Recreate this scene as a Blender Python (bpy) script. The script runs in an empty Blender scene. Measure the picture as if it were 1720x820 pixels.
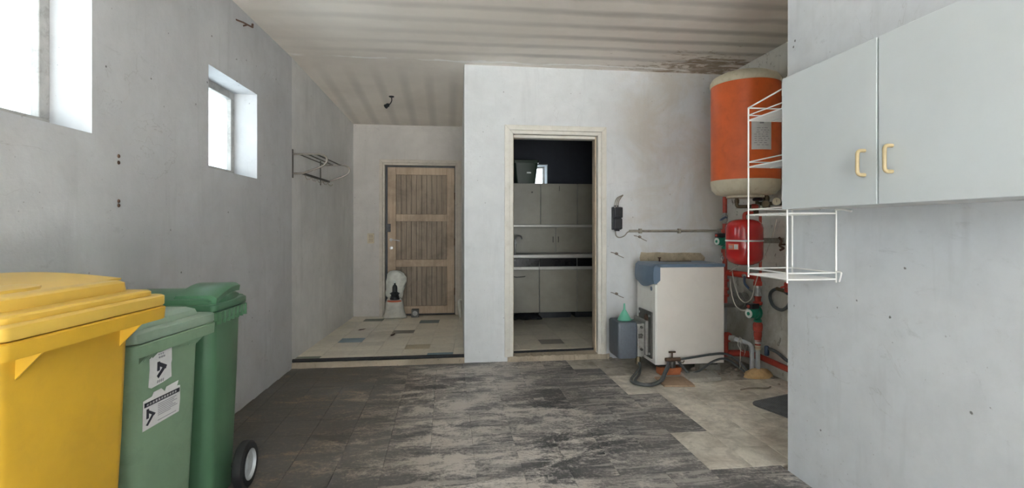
import bpy, math, random
from mathutils import Vector, Matrix
R = random.Random(7)
SC = bpy.context.scene
COL = SC.collection

# ------------------------------------------------------------------ camera, sky, exposure
YAW = math.atan(108 / 860.0)
cam_d = bpy.data.cameras.new('camera')
cam_d.sensor_width = 36.0
cam_d.lens = 18.0
cam_d.shift_y = -(410 - 383) / 1720.0
cam_d.clip_start = 0.05
cam = bpy.data.objects.new('camera', cam_d)
COL.objects.link(cam)
cam.location = (0, 0, 1.30)
cam.rotation_euler = (math.pi / 2, 0, -YAW)
SC.camera = cam

world = bpy.data.worlds.new('overcast_sky')
SC.world = world
world.use_nodes = True
wb = world.node_tree.nodes['Background']
wb.inputs['Color'].default_value = (0.86, 0.95, 1.0, 1)
wb.inputs['Strength'].default_value = 2.6

SC.view_settings.view_transform = 'Standard'
SC.view_settings.look = 'None'
SC.view_settings.gamma = 1.0
SC.view_settings.use_curve_mapping = False
SC.view_settings.exposure = 1.2
SC.cycles.max_bounces = 12
SC.cycles.diffuse_bounces = 8
SC.cycles.transparent_max_bounces = 12

bounce_sun_l = bpy.data.lights.new('sun', 'SUN')      # added to light the forecourt from the side, never enters the room
bounce_sun_l.energy = 75.0
bounce_sun_l.angle = 0.01
bounce_sun_l.color = (0.97, 0.985, 1.0)
sun = bpy.data.objects.new('sun', bounce_sun_l)
sun.rotation_euler = (math.radians(6), math.radians(38), 0)
COL.objects.link(sun)


def portal(name, loc, rot, sx, sy):
    l = bpy.data.lights.new(name, 'AREA')
    l.shape = 'RECTANGLE'
    l.size, l.size_y = sx, sy
    l.cycles.is_portal = True
    o = bpy.data.objects.new(name, l)
    o.location = loc
    o.rotation_euler = rot
    COL.objects.link(o)
    return o


# sampling guides for the sky light that comes in through the real openings
portal('window_portal', (-1.84, 2.06, 2.02), (0, -math.pi / 2, 0), 0.75, 0.85)
portal('window_portal', (-1.78, 3.80, 2.00), (0, -math.pi / 2, 0), 0.75, 0.85)
portal('garage_portal', (0.085, -4.02, 1.36), (math.pi / 2, 0, 0), 3.3, 2.75)


# ------------------------------------------------------------------ material helpers
def nd(nt, t, ins=None, **at):
    n = nt.nodes.new(t)
    for k, v in at.items():
        setattr(n, k, v)
    for k, v in (ins or {}).items():
        s = n.inputs[k]
        if isinstance(v, bpy.types.NodeSocket):
            nt.links.new(v, s)
        else:
            if isinstance(v, tuple) and len(v) == 3 and s.type == 'RGBA':
                v = (*v, 1)
            s.default_value = v
    return n


def ramp(nt, fac, stops):
    n = nt.nodes.new('ShaderNodeValToRGB')
    nt.links.new(fac, n.inputs[0])
    cr = n.color_ramp
    while len(cr.elements) < len(stops):
        cr.elements.new(0.5)
    for e, (p, c) in zip(cr.elements, stops):
        e.position = p
        e.color = (c, c, c, 1) if not isinstance(c, tuple) else (*c, 1)
    return n.outputs[0]


def mixc(nt, fac, a, b, mode='MIX'):
    n = nd(nt, 'ShaderNodeMix', data_type='RGBA', blend_type=mode)
    for i, v in ((0, fac), (6, a), (7, b)):
        s = n.inputs[i]
        if isinstance(v, bpy.types.NodeSocket):
            nt.links.new(v, s)
        else:
            s.default_value = (*v, 1) if isinstance(v, tuple) else v
    return n.outputs[2]


def mth(nt, op, a, b=0.0, c=None, clamp=False):
    n = nd(nt, 'ShaderNodeMath', operation=op, use_clamp=clamp)
    for i, v in enumerate((a, b) if c is None else (a, b, c)):
        if isinstance(v, bpy.types.NodeSocket):
            nt.links.new(v, n.inputs[i])
        else:
            n.inputs[i].default_value = v
    return n.outputs[0]


def noise(nt, vec, scale, detail=4, rough=0.55, dist=0.0):
    return nd(nt, 'ShaderNodeTexNoise', {'Vector': vec, 'Scale': scale, 'Detail': detail,
                                         'Roughness': rough, 'Distortion': dist}).outputs[0]


def scaled(nt, vec, s):
    return nd(nt, 'ShaderNodeMapping', {'Vector': vec, 'Scale': s}).outputs[0]


def start(name):
    m = bpy.data.materials.new(name)
    m.use_nodes = True
    nt = m.node_tree
    return m, nt, nt.nodes['Principled BSDF']


def finish(nt, b, col, rough=0.6, metal=0.0, bump=None, bs=0.2, bd=0.01):
    for k, v in (('Base Color', col), ('Roughness', rough), ('Metallic', metal)):
        if isinstance(v, bpy.types.NodeSocket):
            nt.links.new(v, b.inputs[k])
        else:
            b.inputs[k].default_value = (*v, 1) if isinstance(v, tuple) else v
    if bump is not None:
        bn = nd(nt, 'ShaderNodeBump', {'Strength': bs, 'Distance': bd, 'Height': bump})
        nt.links.new(bn.outputs[0], b.inputs['Normal'])


def smat(name, col, rough=0.5, metal=0.0, var=0.12, scale=6.0, dirt=0.0, dirtcol=(0.12, 0.1, 0.07), bs=0.0, coat=0.0):
    """general painted / plastic / metal surface: noise-varied colour, optional grime and relief"""
    m, nt, b = start(name)
    pos = nd(nt, 'ShaderNodeTexCoord').outputs['Object']
    n = noise(nt, pos, scale, 6, 0.6)
    lo = tuple(c * (1 - var) for c in col)
    hi = tuple(min(1, c * (1 + var)) for c in col)
    c = mixc(nt, ramp(nt, n, [(0.3, 0.0), (0.7, 1.0)]), lo, hi)
    if dirt:
        d = noise(nt, pos, scale * 2.3, 8, 0.7, 0.6)
        c = mixc(nt, mth(nt, 'MULTIPLY', ramp(nt, d, [(0.5, 0.0), (0.72, 1.0)]), dirt), c, dirtcol)
    finish(nt, b, c, rough, metal, n if bs else None, bs, 0.004)
    if coat:
        b.inputs['Coat Weight'].default_value = coat
        b.inputs['Coat Roughness'].default_value = 0.12
    return m


def plaster(name, col, blotch=0.22, specks=0.5, stain=None, chips=0.0, bs=0.25):
    """old limewashed plaster: cloudy grime, vertical drips, black specks and chips, brown stains"""
    m, nt, b = start(name)
    pos = nd(nt, 'ShaderNodeNewGeometry').outputs['Position']
    n1 = noise(nt, pos, 1.1, 7, 0.62, 0.4)
    n2 = noise(nt, pos, 7.0, 6, 0.65)
    n3 = noise(nt, scaled(nt, pos, (5.0, 5.0, 0.6)), 2.2, 6, 0.6)
    lo = tuple(c * (1 - blotch) for c in col)
    c = mixc(nt, ramp(nt, n1, [(0.34, 0.0), (0.62, 1.0)]), lo, col)
    c = mixc(nt, ramp(nt, n2, [(0.3, 0.30), (0.6, 0.0)]), c, tuple(q * 0.72 for q in col))
    c = mixc(nt, ramp(nt, n3, [(0.55, 0.0), (0.8, 0.35)]), c, tuple(q * 0.62 for q in col))
    # specks
    v = nd(nt, 'ShaderNodeTexVoronoi', {'Vector': pos, 'Scale': 11.0, 'Randomness': 1.0}).outputs['Distance']
    gate = noise(nt, pos, 2.3, 3, 0.5)
    wob = mth(nt, 'ADD', v, mth(nt, 'MULTIPLY', noise(nt, pos, 60, 2), 0.16))
    sp = mth(nt, 'MULTIPLY', ramp(nt, wob, [(0.115, 1.0), (0.15, 0.0)]), ramp(nt, gate, [(0.44, 0.0), (0.56, 1.0)]))
    c = mixc(nt, mth(nt, 'MULTIPLY', sp, specks), c, (0.07, 0.065, 0.06))
    v2 = nd(nt, 'ShaderNodeTexVoronoi', {'Vector': pos, 'Scale': 34.0, 'Randomness': 1.0}).outputs['Distance']
    wob2 = mth(nt, 'ADD', v2, mth(nt, 'MULTIPLY', noise(nt, pos, 120, 2), 0.2))
    sp2 = mth(nt, 'MULTIPLY', ramp(nt, wob2, [(0.14, 1.0), (0.2, 0.0)]), ramp(nt, noise(nt, pos, 3.1, 5, 0.6), [(0.52, 0.0), (0.64, 1.0)]))
    c = mixc(nt, mth(nt, 'MULTIPLY', sp2, specks * 0.75), c, (0.13, 0.12, 0.11))
    # hairline cracks and scuffs
    cr = mth(nt, 'ABSOLUTE', mth(nt, 'SUBTRACT', noise(nt, scaled(nt, pos, (1.0, 1.0, 1.6)), 1.9, 5, 0.55, 0.9), 0.5))
    crk = mth(nt, 'MULTIPLY', ramp(nt, cr, [(0.0012, 1.0), (0.004, 0.0)]), ramp(nt, noise(nt, pos, 1.4, 2), [(0.52, 0.0), (0.6, 1.0)]))
    c = mixc(nt, mth(nt, 'MULTIPLY', crk, specks * 0.35), c, (0.2, 0.185, 0.165))
    sc = noise(nt, scaled(nt, pos, (1.5, 1.5, 3.5)), 3.2, 9, 0.75, 0.6)
    c = mixc(nt, mth(nt, 'MULTIPLY', ramp(nt, sc, [(0.60, 0.0), (0.68, 1.0)]), 0.35 * specks), c, tuple(q * 0.55 for q in col))
    if chips:
        ch = noise(nt, scaled(nt, pos, (3, 3, 1.6)), 5.0, 9, 0.72, 1.2)
        c = mixc(nt, mth(nt, 'MULTIPLY', ramp(nt, ch, [(0.60, 0.0), (0.66, 1.0)]), chips), c, (0.13, 0.115, 0.09))
    if stain:
        sx = nd(nt, 'ShaderNodeSeparateXYZ', {0: pos})
        # (axis, from, to, colour, amount)
        for ax, f0, f1, scol, amt, sc in stain:
            mr = nd(nt, 'ShaderNodeMapRange', {0: sx.outputs[ax], 1: f0, 2: f1, 3: 0.0, 4: 1.0})
            sn = noise(nt, pos, sc, 8, 0.68, 0.8)
            msk = mth(nt, 'MULTIPLY', ramp(nt, mth(nt, 'ADD', sn, mth(nt, 'MULTIPLY', mr.outputs[0], 0.14)), [(0.52, 0.0), (0.72, 1.0)]), mr.outputs[0])
            c = mixc(nt, mth(nt, 'MULTIPLY', msk, amt), c, scol)
    rel = mth(nt, 'ADD', n2, mth(nt, 'MULTIPLY', noise(nt, pos, 45, 3), 0.35))
    finish(nt, b, c, 0.85, 0, rel, bs, 0.012)
    b.inputs['Specular IOR Level'].default_value = 0.25
    return m


M = {}
WHITE = (0.72, 0.715, 0.70)
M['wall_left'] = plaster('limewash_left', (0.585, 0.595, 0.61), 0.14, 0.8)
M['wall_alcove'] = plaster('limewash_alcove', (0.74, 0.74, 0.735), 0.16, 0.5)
M['wall_alcove_far'] = plaster('limewash_alcove_far', (0.60, 0.57, 0.54), 0.14, 0.5)
M['wall_back'] = plaster('limewash_back', (0.70, 0.72, 0.735), 0.10, 0.5,
                         stain=[(0, 1.50, 1.95, (0.55, 0.50, 0.42), 0.6, 1.6)])
M['wall_right'] = plaster('limewash_boiler_corner', (0.76, 0.75, 0.70), 0.18, 0.8,
                          stain=[(2, 1.6, 0.6, (0.42, 0.39, 0.31), 0.7, 2.0)], chips=0.8)
M['partition'] = plaster('paint_partition', (0.61, 0.64, 0.67), 0.05, 0.8, bs=0.12)
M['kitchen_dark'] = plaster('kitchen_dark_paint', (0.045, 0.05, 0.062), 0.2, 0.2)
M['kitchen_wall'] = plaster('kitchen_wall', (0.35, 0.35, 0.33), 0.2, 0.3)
M['step_plaster'] = plaster('step_plaster', (0.52, 0.44, 0.34), 0.45, 0.9, chips=0.9, bs=0.9)


def ceiling_mat():
    m, nt, b = start('sooty_ceiling')
    pos = nd(nt, 'ShaderNodeNewGeometry').outputs['Position']
    xyz = nd(nt, 'ShaderNodeSeparateXYZ', {0: pos})
    n1 = noise(nt, pos, 0.9, 6, 0.6, 0.5)
    c = mixc(nt, ramp(nt, n1, [(0.35, 0.0), (0.65, 1.0)]), (0.74, 0.69, 0.63), (0.87, 0.825, 0.765))
    # soot ghosting of the hollow blocks: bands across the room
    band = mth(nt, 'SINE', mth(nt, 'ADD', mth(nt, 'MULTIPLY', xyz.outputs[1], 2 * math.pi / 0.245),
                               mth(nt, 'ADD', mth(nt, 'MULTIPLY', n1, 3.4), mth(nt, 'MULTIPLY', xyz.outputs[0], 0.5))))
    main = nd(nt, 'ShaderNodeMapRange', {0: xyz.outputs[1], 1: 4.9, 2: 4.7, 3: 0.0, 4: 1.0}).outputs[0]
    side = nd(nt, 'ShaderNodeMapRange', {0: xyz.outputs[0], 1: -1.3, 2: 1.2, 3: 0.10, 4: 0.62}).outputs[0]
    bn = noise(nt, scaled(nt, pos, (0.6, 2.0, 1)), 1.6, 5, 0.6)
    amt = mth(nt, 'MULTIPLY', mth(nt, 'MULTIPLY', ramp(nt, mth(nt, 'MULTIPLY_ADD', band, 0.5, 0.5), [(0.45, 0.0), (1.0, 1.0)]), main),
              mth(nt, 'MULTIPLY', side, ramp(nt, bn, [(0.3, 0.3), (0.6, 1.0)])))
    c = mixc(nt, amt, c, (0.33, 0.305, 0.275))
    band2 = mth(nt, 'SINE', mth(nt, 'MULTIPLY', xyz.outputs[0], 2 * math.pi / 0.26))
    alc = nd(nt, 'ShaderNodeMapRange', {0: xyz.outputs[1], 1: 5.0, 2: 5.6, 3: 0.0, 4: 0.22}).outputs[0]
    c = mixc(nt, mth(nt, 'MULTIPLY', ramp(nt, mth(nt, 'MULTIPLY_ADD', band2, 0.5, 0.5), [(0.5, 0.0), (1.0, 1.0)]), alc), c, (0.27, 0.26, 0.24))
    # rusty water stain in the boiler corner
    dx = mth(nt, 'SUBTRACT', xyz.outputs[0], 2.65)
    dy = mth(nt, 'SUBTRACT', xyz.outputs[1], 4.75)
    dd = mth(nt, 'SQRT', mth(nt, 'ADD', mth(nt, 'MULTIPLY', mth(nt, 'MULTIPLY', dx, dx), 0.7), mth(nt, 'MULTIPLY', mth(nt, 'MULTIPLY', dy, dy), 3.2)))
    sn = noise(nt, scaled(nt, pos, (1, 2.2, 1)), 4.2, 8, 0.7, 1.0)
    st = ramp(nt, mth(nt, 'SUBTRACT', sn, mth(nt, 'MULTIPLY', dd, 0.24)), [(0.36, 0.0), (0.46, 1.0)])
    c = mixc(nt, mth(nt, 'MULTIPLY', st, 0.75), c, (0.25, 0.17, 0.085))
    # peeled strip along the old wall line
    ln = mth(nt, 'ABSOLUTE', mth(nt, 'SUBTRACT', mth(nt, 'ADD', xyz.outputs[1], mth(nt, 'MULTIPLY', noise(nt, pos, 3.0, 6, 0.6), 0.22)), 4.96))
    pk = mth(nt, 'MULTIPLY', ramp(nt, ln, [(0.018, 1.0), (0.026, 0.0)]), ramp(nt, noise(nt, pos, 2.1, 2), [(0.42, 0.0), (0.5, 1.0)]))
    c = mixc(nt, pk, c, (0.96, 0.94, 0.91))
    finish(nt, b, c, 0.9, 0, noise(nt, pos, 9, 6, 0.65), 0.2, 0.01)
    b.inputs['Specular IOR Level'].default_value = 0.2
    return m


M['ceiling'] = ceiling_mat()


def dark_tile_mat():
    m, nt, b = start('scuffed_black_floor_tile')
    pos = nd(nt, 'ShaderNodeNewGeometry').outputs['Position']
    xyz = nd(nt, 'ShaderNodeSeparateXYZ', {0: pos})
    rnd = nd(nt, 'ShaderNodeObjectInfo').outputs['Random']
    n1 = noise(nt, pos, 2.0, 6, 0.65, 0.5)
    base = mixc(nt, ramp(nt, n1, [(0.35, 0.0), (0.65, 1.0)]), (0.036, 0.036, 0.040), (0.115, 0.114, 0.117))
    base = mixc(nt, mth(nt, 'MULTIPLY', rnd, 0.3), base, (0.19, 0.185, 0.18))
    # brown grime towards the window wall
    left = nd(nt, 'ShaderNodeMapRange', {0: xyz.outputs[0], 1: 0.1, 2: -0.9, 3: 0.0, 4: 1.0}).outputs[0]
    base = mixc(nt, mth(nt, 'MULTIPLY', left, ramp(nt, noise(nt, pos, 1.7, 6, 0.65), [(0.3, 0.25), (0.6, 0.9)])), base, (0.098, 0.082, 0.062))
    # pale dust: smears across the room, worn blotches, thin scratches
    jit = nd(nt, 'ShaderNodeVectorMath', {0: pos, 1: nd(nt, 'ShaderNodeCombineXYZ', {0: mth(nt, 'MULTIPLY', rnd, 0.25), 1: mth(nt, 'MULTIPLY', rnd, 0.12), 2: 0.0}).outputs[0]}, operation='ADD').outputs[0]
    s1 = noise(nt, scaled(nt, pos, (0.8, 2.2, 1)), 1.5, 9, 0.68, 0.7)
    s2 = noise(nt, scaled(nt, jit, (1.0, 1.7, 1)), 4.2, 12, 0.80, 0.5)
    s3 = noise(nt, scaled(nt, jit, (0.7, 5.0, 1)), 2.4, 8, 0.7, 1.0)
    mid = nd(nt, 'ShaderNodeMapRange', {0: xyz.outputs[0], 1: -1.2, 2: 0.0, 3: -0.085, 4: 0.02}).outputs[0]
    grain = noise(nt, pos, 55, 5, 0.75)
    val = mth(nt, 'ADD', mth(nt, 'ADD', mth(nt, 'MULTIPLY', s1, 0.45), mth(nt, 'MULTIPLY', s2, 0.55)), mth(nt, 'ADD', mth(nt, 'MULTIPLY_ADD', grain, 0.22, -0.11), mid))
    rt = nd(nt, 'ShaderNodeMapRange', {0: xyz.outputs[0], 1: 0.45, 2: 1.1, 3: 0.0, 4: -0.035}).outputs[0]
    val = mth(nt, 'ADD', val, rt)
    d1 = ramp(nt, val, [(0.475, 0.0), (0.51, 0.35), (0.56, 1.0)])
    d3 = ramp(nt, mth(nt, 'ADD', mth(nt, 'ADD', s3, mth(nt, 'MULTIPLY_ADD', grain, 0.24, -0.12)), mid), [(0.52, 0.0), (0.60, 0.8)])
    d = mth(nt, 'MAXIMUM', d1, mth(nt, 'MULTIPLY', d3, 0.75), clamp=True)
    dust = mixc(nt, left, (0.60, 0.56, 0.515), (0.36, 0.285, 0.195))
    c = mixc(nt, mth(nt, 'MULTIPLY', d, 0.9), base, dust)
    haze = ramp(nt, noise(nt, pos, 1.3, 4, 0.5), [(0.45, 0.0), (0.65, 0.12)])
    c = mixc(nt, haze, c, (0.30, 0.29, 0.285))
    fine = noise(nt, pos, 38, 4, 0.7)
    c = mixc(nt, ramp(nt, fine, [(0.52, 0.0), (0.75, 0.3)]), c, dust)
    ro = mth(nt, 'MULTIPLY_ADD', d, 0.3, 0.46)
    finish(nt, b, c, ro, 0, mth(nt, 'ADD', s2, mth(nt, 'MULTIPLY', fine, 0.3)), 0.18, 0.006)
    return m


def pale_tile_mat(name, col, dirt, dark=(0.16, 0.14, 0.115), gl=0.4, wear=0.25):
    m, nt, b = start(name)
    pos = nd(nt, 'ShaderNodeNewGeometry').outputs['Position']
    rnd = nd(nt, 'ShaderNodeObjectInfo').outputs['Random']
    c = mixc(nt, rnd, tuple(q * 0.84 for q in col), col)
    off = nd(nt, 'ShaderNodeVectorMath', {0: pos, 1: nd(nt, 'ShaderNodeCombineXYZ', {0: mth(nt, 'MULTIPLY', rnd, 3.0), 1: rnd, 2: 0.0}).outputs[0]}, operation='ADD').outputs[0]
    c = mixc(nt, mth(nt, 'MULTIPLY', ramp(nt, noise(nt, off, 5, 10, 0.74, 0.7), [(0.44, 0.0), (0.66, 1.0)]), dirt), c, dark)
    c = mixc(nt, mth(nt, 'MULTIPLY', ramp(nt, noise(nt, off, 2.2, 8, 0.7, 0.8), [(0.5, 0.0), (0.62, 1.0)]), wear * 1.4), c, (0.30, 0.25, 0.19))
    c = mixc(nt, ramp(nt, noise(nt, pos, 1.6, 6, 0.65, 0.6), [(0.5, 0.0), (0.68, wear * 2)]), c, tuple(q * 0.6 for q in (0.42, 0.36, 0.28)))
    c = mixc(nt, ramp(nt, noise(nt, pos, 24, 4, 0.7), [(0.5, 0.0), (0.75, 0.25)]), c, dark)
    finish(nt, b, c, gl, 0, noise(nt, pos, 14, 5, 0.6), 0.12, 0.004)
    return m


M['tile_dark'] = dark_tile_mat()
M['tile_beige'] = pale_tile_mat('worn_beige_tile', (0.88, 0.83, 0.73), 0.5, gl=0.55, wear=0.3)
M['tile_dusty'] = pale_tile_mat('dusty_grey_tile', (0.58, 0.54, 0.47), 0.7, gl=0.75, wear=0.3)
M['tile_cream'] = pale_tile_mat('cream_tile', (0.84, 0.785, 0.66), 0.14, gl=0.3, wear=0.07)
M['tile_blue'] = pale_tile_mat('blue_tile', (0.15, 0.27, 0.36), 0.2, gl=0.35, wear=0.05)
M['tile_teal'] = pale_tile_mat('dark_teal_tile', (0.10, 0.17, 0.19), 0.2, gl=0.35, wear=0.05)
M['tile_green'] = pale_tile_mat('green_tile', (0.13, 0.16, 0.10), 0.2, gl=0.35, wear=0.05)
M['tile_taupe'] = pale_tile_mat('taupe_tile', (0.27, 0.245, 0.205), 0.25, gl=0.35, wear=0.05)
M['tile_ochre'] = pale_tile_mat('ochre_tile', (0.55, 0.47, 0.32), 0.2, gl=0.35, wear=0.05)
M['reflector'] = smat('pale_reflector_ground', (0.62, 0.60, 0.56), 0.9, 0, 0.1, 3)  # unseen ground, added to throw light up to the ceiling
M['screed'] = smat('dirty_screed', (0.30, 0.265, 0.22), 0.9, 0, 0.35, 5, 0.5)


def wood(name, a, b_, rough=0.6):
    m, nt, b = start(name)
    pos = nd(nt, 'ShaderNodeTexCoord').outputs['Object']
    rnd = nd(nt, 'ShaderNodeObjectInfo').outputs['Random']
    v = nd(nt, 'ShaderNodeVectorMath', {0: scaled(nt, pos, (30, 30, 1.4)), 1: nd(nt, 'ShaderNodeCombineXYZ', {0: mth(nt, 'MULTIPLY', rnd, 50), 1: rnd, 2: mth(nt, 'MULTIPLY', rnd, 9)}).outputs[0]}, operation='ADD').outputs[0]
    g = noise(nt, v, 1.2, 8, 0.65, 0.8)
    w = noise(nt, pos, 2.6, 6, 0.65, 0.5)
    c = mixc(nt, ramp(nt, g, [(0.3, 0.0), (0.7, 1.0)]), a, b_)
    c = mixc(nt, ramp(nt, w, [(0.45, 0.0), (0.7, 0.6)]), c, tuple(q * 0.45 for q in a))
    finish(nt, b, c, rough, 0, g, 0.25, 0.003)
    return m


M['door_plank'] = wood('weathered_oak_plank', (0.20, 0.15, 0.105), (0.37, 0.295, 0.215))
M['door_rail'] = wood('weathered_oak_frame', (0.40, 0.29, 0.195), (0.54, 0.42, 0.30))
M['door_casing'] = smat('grimy_cream_casing', (0.54, 0.49, 0.42), 0.55, 0, 0.10, 7, 0.22)
M['casing_white'] = smat('grimy_white_casing', (0.68, 0.66, 0.60), 0.5, 0, 0.07, 7, 0.22, (0.35, 0.29, 0.2))
M['casing_tan'] = smat('bare_wood_jamb_edge', (0.50, 0.41, 0.30), 0.6, 0, 0.15, 12, 0.3)
M['window_frame'] = smat('aged_grey_window_frame', (0.42, 0.41, 0.39), 0.6, 0, 0.15, 9, 0.5)
M['black_rubber'] = smat('black_rubber', (0.018, 0.018, 0.019), 0.65, 0, 0.3, 20)
M['black_plastic'] = smat('black_plastic', (0.022, 0.024, 0.027), 0.4, 0, 0.2, 20)
M['yellow'] = smat('yellow_bin_plastic', (0.62, 0.37, 0.03), 0.42, 0, 0.09, 4, 0.22, (0.42, 0.25, 0.03))
M['yellow_lid'] = smat('faded_yellow_lid_plastic', (0.68, 0.45, 0.08), 0.36, 0, 0.07, 5, 0.12, (0.5, 0.33, 0.08))
M['green'] = smat('sheen_green_bin_plastic', (0.215, 0.335, 0.22), 0.42, 0, 0.10, 3.5, 0.2, (0.06, 0.11, 0.07))  # sky sheen put into the base colour: greyer, lighter green
M['green_lid'] = smat('faded_green_lid_plastic', (0.29, 0.395, 0.30), 0.36, 0, 0.10, 5, 0.15, (0.1, 0.15, 0.1))
M['dkgreen'] = smat('dark_green_bin_plastic', (0.085, 0.19, 0.105), 0.30, 0, 0.10, 3, 0.1, (0.02, 0.06, 0.03))
M['dkgreen_lid'] = smat('dark_green_lid_plastic', (0.075, 0.185, 0.105), 0.28, 0, 0.10, 5)
M['wheel_rim'] = smat('grey_wheel_rim', (0.50, 0.53, 0.55), 0.35, 0.3, 0.1, 10, 0.2)
M['paper'] = smat('sticker_paper', (0.70, 0.70, 0.70), 0.6, 0, 0.05, 30, 0.2, (0.5, 0.5, 0.5))
M['ink'] = smat('black_ink', (0.035, 0.035, 0.05), 0.6)
M['ink_grey'] = smat('grey_ink', (0.33, 0.33, 0.36), 0.6)
M['chrome'] = smat('tarnished_chrome', (0.36, 0.33, 0.29), 0.35, 0.85, 0.25, 18, 0.4)
M['chrome_dark'] = smat('dark_tarnished_metal', (0.10, 0.095, 0.085), 0.5, 0.6, 0.25, 18)
M['steel'] = smat('bright_steel', (0.60, 0.60, 0.60), 0.28, 0.9, 0.1, 18)
M['cab_white'] = smat('white_cabinet_laminate', (0.545, 0.59, 0.61), 0.28, 0, 0.03, 3, 0.05, (0.45, 0.45, 0.45))
M['cab_edge'] = smat('cabinet_gap_grey', (0.25, 0.26, 0.27), 0.5)
M['cab_under'] = smat('cabinet_underside', (0.55, 0.56, 0.56), 0.6)
M['handle_tan'] = smat('beige_plastic_handle', (0.42, 0.335, 0.19), 0.35, 0, 0.1, 12)
M['kit_door'] = smat('grey_kitchen_front', (0.28, 0.265, 0.22), 0.32, 0, 0.12, 4, 0.2, (0.2, 0.2, 0.18))
M['kit_body'] = smat('kitchen_carcass', (0.28, 0.275, 0.25), 0.55)
M['kit_top'] = smat('pale_kitchen_worktop', (0.55, 0.54, 0.51), 0.3, 0.2, 0.1, 10)
M['kit_black'] = smat('gloss_black_drawer', (0.014, 0.013, 0.014), 0.18)
M['boiler_side'] = smat('cream_boiler_panel', (0.78, 0.74, 0.69), 0.42, 0, 0.03, 4, 0.10, (0.5, 0.46, 0.4))
M['boiler_front'] = smat('white_boiler_front', (0.80, 0.79, 0.75), 0.42, 0, 0.03, 4, 0.2, (0.4, 0.36, 0.28))
M['boiler_blue'] = smat('slate_blue_boiler_hood', (0.135, 0.20, 0.285), 0.42, 0, 0.08, 6, 0.2, (0.25, 0.27, 0.3))
M['burner_grey'] = smat('blue_grey_burner_cover', (0.115, 0.135, 0.165), 0.5, 0, 0.10, 40, 0.2, (0.2, 0.2, 0.2), 0.2)
M['alloy'] = smat('dull_alloy', (0.33, 0.32, 0.30), 0.5, 0.4, 0.2, 14, 0.5)
M['funnel'] = smat('mint_green_plastic', (0.16, 0.50, 0.35), 0.35, 0, 0.05, 12)
M['orange'] = smat('orange_tank_enamel', (0.80, 0.145, 0.028), 0.38, 0, 0.10, 5, 0.25, (0.36, 0.05, 0.012))
M['tank_cap'] = smat('cream_tank_cap', (0.72, 0.655, 0.50), 0.55, 0, 0.08, 9, 0.4, (0.45, 0.36, 0.2))
M['red_gloss'] = smat('red_vessel_enamel', (0.52, 0.012, 0.012), 0.2, 0, 0.08, 5, 0.0, coat=0.5)
M['red_pipe'] = smat('red_oxide_pipe', (0.43, 0.055, 0.033), 0.5, 0, 0.2, 12, 0.5, (0.14, 0.03, 0.02))
M['red_bright'] = smat('red_painted_pipe', (0.52, 0.045, 0.025), 0.4, 0, 0.15, 12, 0.25, (0.25, 0.05, 0.03))
M['pump_green'] = smat('pump_green_enamel', (0.010, 0.25, 0.150), 0.35, 0, 0.1, 12)
M['pump_face'] = smat('pump_face_plate', (0.66, 0.72, 0.68), 0.4)
M['blue_handle'] = smat('blue_valve_handle', (0.05, 0.085, 0.16), 0.4)
M['brass'] = smat('dull_brass', (0.14, 0.11, 0.065), 0.45, 0.6, 0.3, 20, 0.4)
M['pvc_grey'] = smat('grey_pvc_pipe', (0.46, 0.49, 0.52), 0.45, 0, 0.06, 12, 0.25)
M['hose'] = smat('grey_black_hose', (0.075, 0.085, 0.088), 0.5, 0, 0.2, 20, 0.3, (0.2, 0.19, 0.17))
M['cable'] = smat('pale_cable', (0.60, 0.57, 0.50), 0.5, 0, 0.1, 20)
M['cable_grey'] = smat('grey_cable', (0.32, 0.30, 0.26), 0.5, 0, 0.1, 20)
M['mortar'] = smat('yellow_foam_mortar', (0.62, 0.43, 0.21), 0.8, 0, 0.18, 14, 0.4, (0.3, 0.2, 0.1), 0.6)
M['brick'] = smat('orange_brick', (0.43, 0.14, 0.055), 0.85, 0, 0.2, 18, 0.4)
M['slab'] = smat('grey_concrete_slab', (0.36, 0.345, 0.31), 0.9, 0, 0.18, 14, 0.5, bs=0.5)
M['terracotta'] = smat('dusty_floor_slab', (0.38, 0.27, 0.18), 0.85, 0, 0.15, 9, 0.5)
M['rubble'] = smat('rubble', (0.27, 0.235, 0.19), 0.95, 0, 0.35, 30, 0.5)
M['wire_white'] = smat('white_coated_wire', (0.80, 0.79, 0.77), 0.35, 0, 0.03, 12)
M['mat_rubber'] = smat('ribbed_rubber_mat', (0.13, 0.135, 0.145), 0.7, 0, 0.25, 14, 0.4, (0.16, 0.15, 0.13))
M['sack'] = smat('whitish_plastic_sack', (0.50, 0.49, 0.44), 0.45, 0, 0.15, 9, 0.35, (0.3, 0.27, 0.2), 0.4)
M['sack_film'] = smat('crumpled_plastic_film', (0.52, 0.53, 0.48), 0.28, 0, 0.15, 14, 0.2, (0.3, 0.3, 0.25), 0.6)
M['old_wire'] = smat('grey_rusty_wire', (0.22, 0.18, 0.15), 0.7, 0.2, 0.4, 40)
M['rust'] = smat('rusty_iron', (0.10, 0.055, 0.035), 0.8, 0.2, 0.4, 40)
M['switch'] = smat('yellowed_switch', (0.56, 0.48, 0.34), 0.4, 0, 0.08, 20)
M['label_red'] = smat('orange_red_label', (0.70, 0.16, 0.08), 0.5)
M['conduit'] = smat('painted_conduit', (0.38, 0.35, 0.29), 0.5, 0.2, 0.15, 14, 0.4)
M['crate_green'] = smat('dark_green_crate', (0.012, 0.035, 0.018), 0.45, 0, 0.1, 9)
M['dark_bag'] = smat('black_film_bag', (0.02, 0.02, 0.024), 0.25, 0, 0.3, 9, 0.0, bs=0.6)


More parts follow.
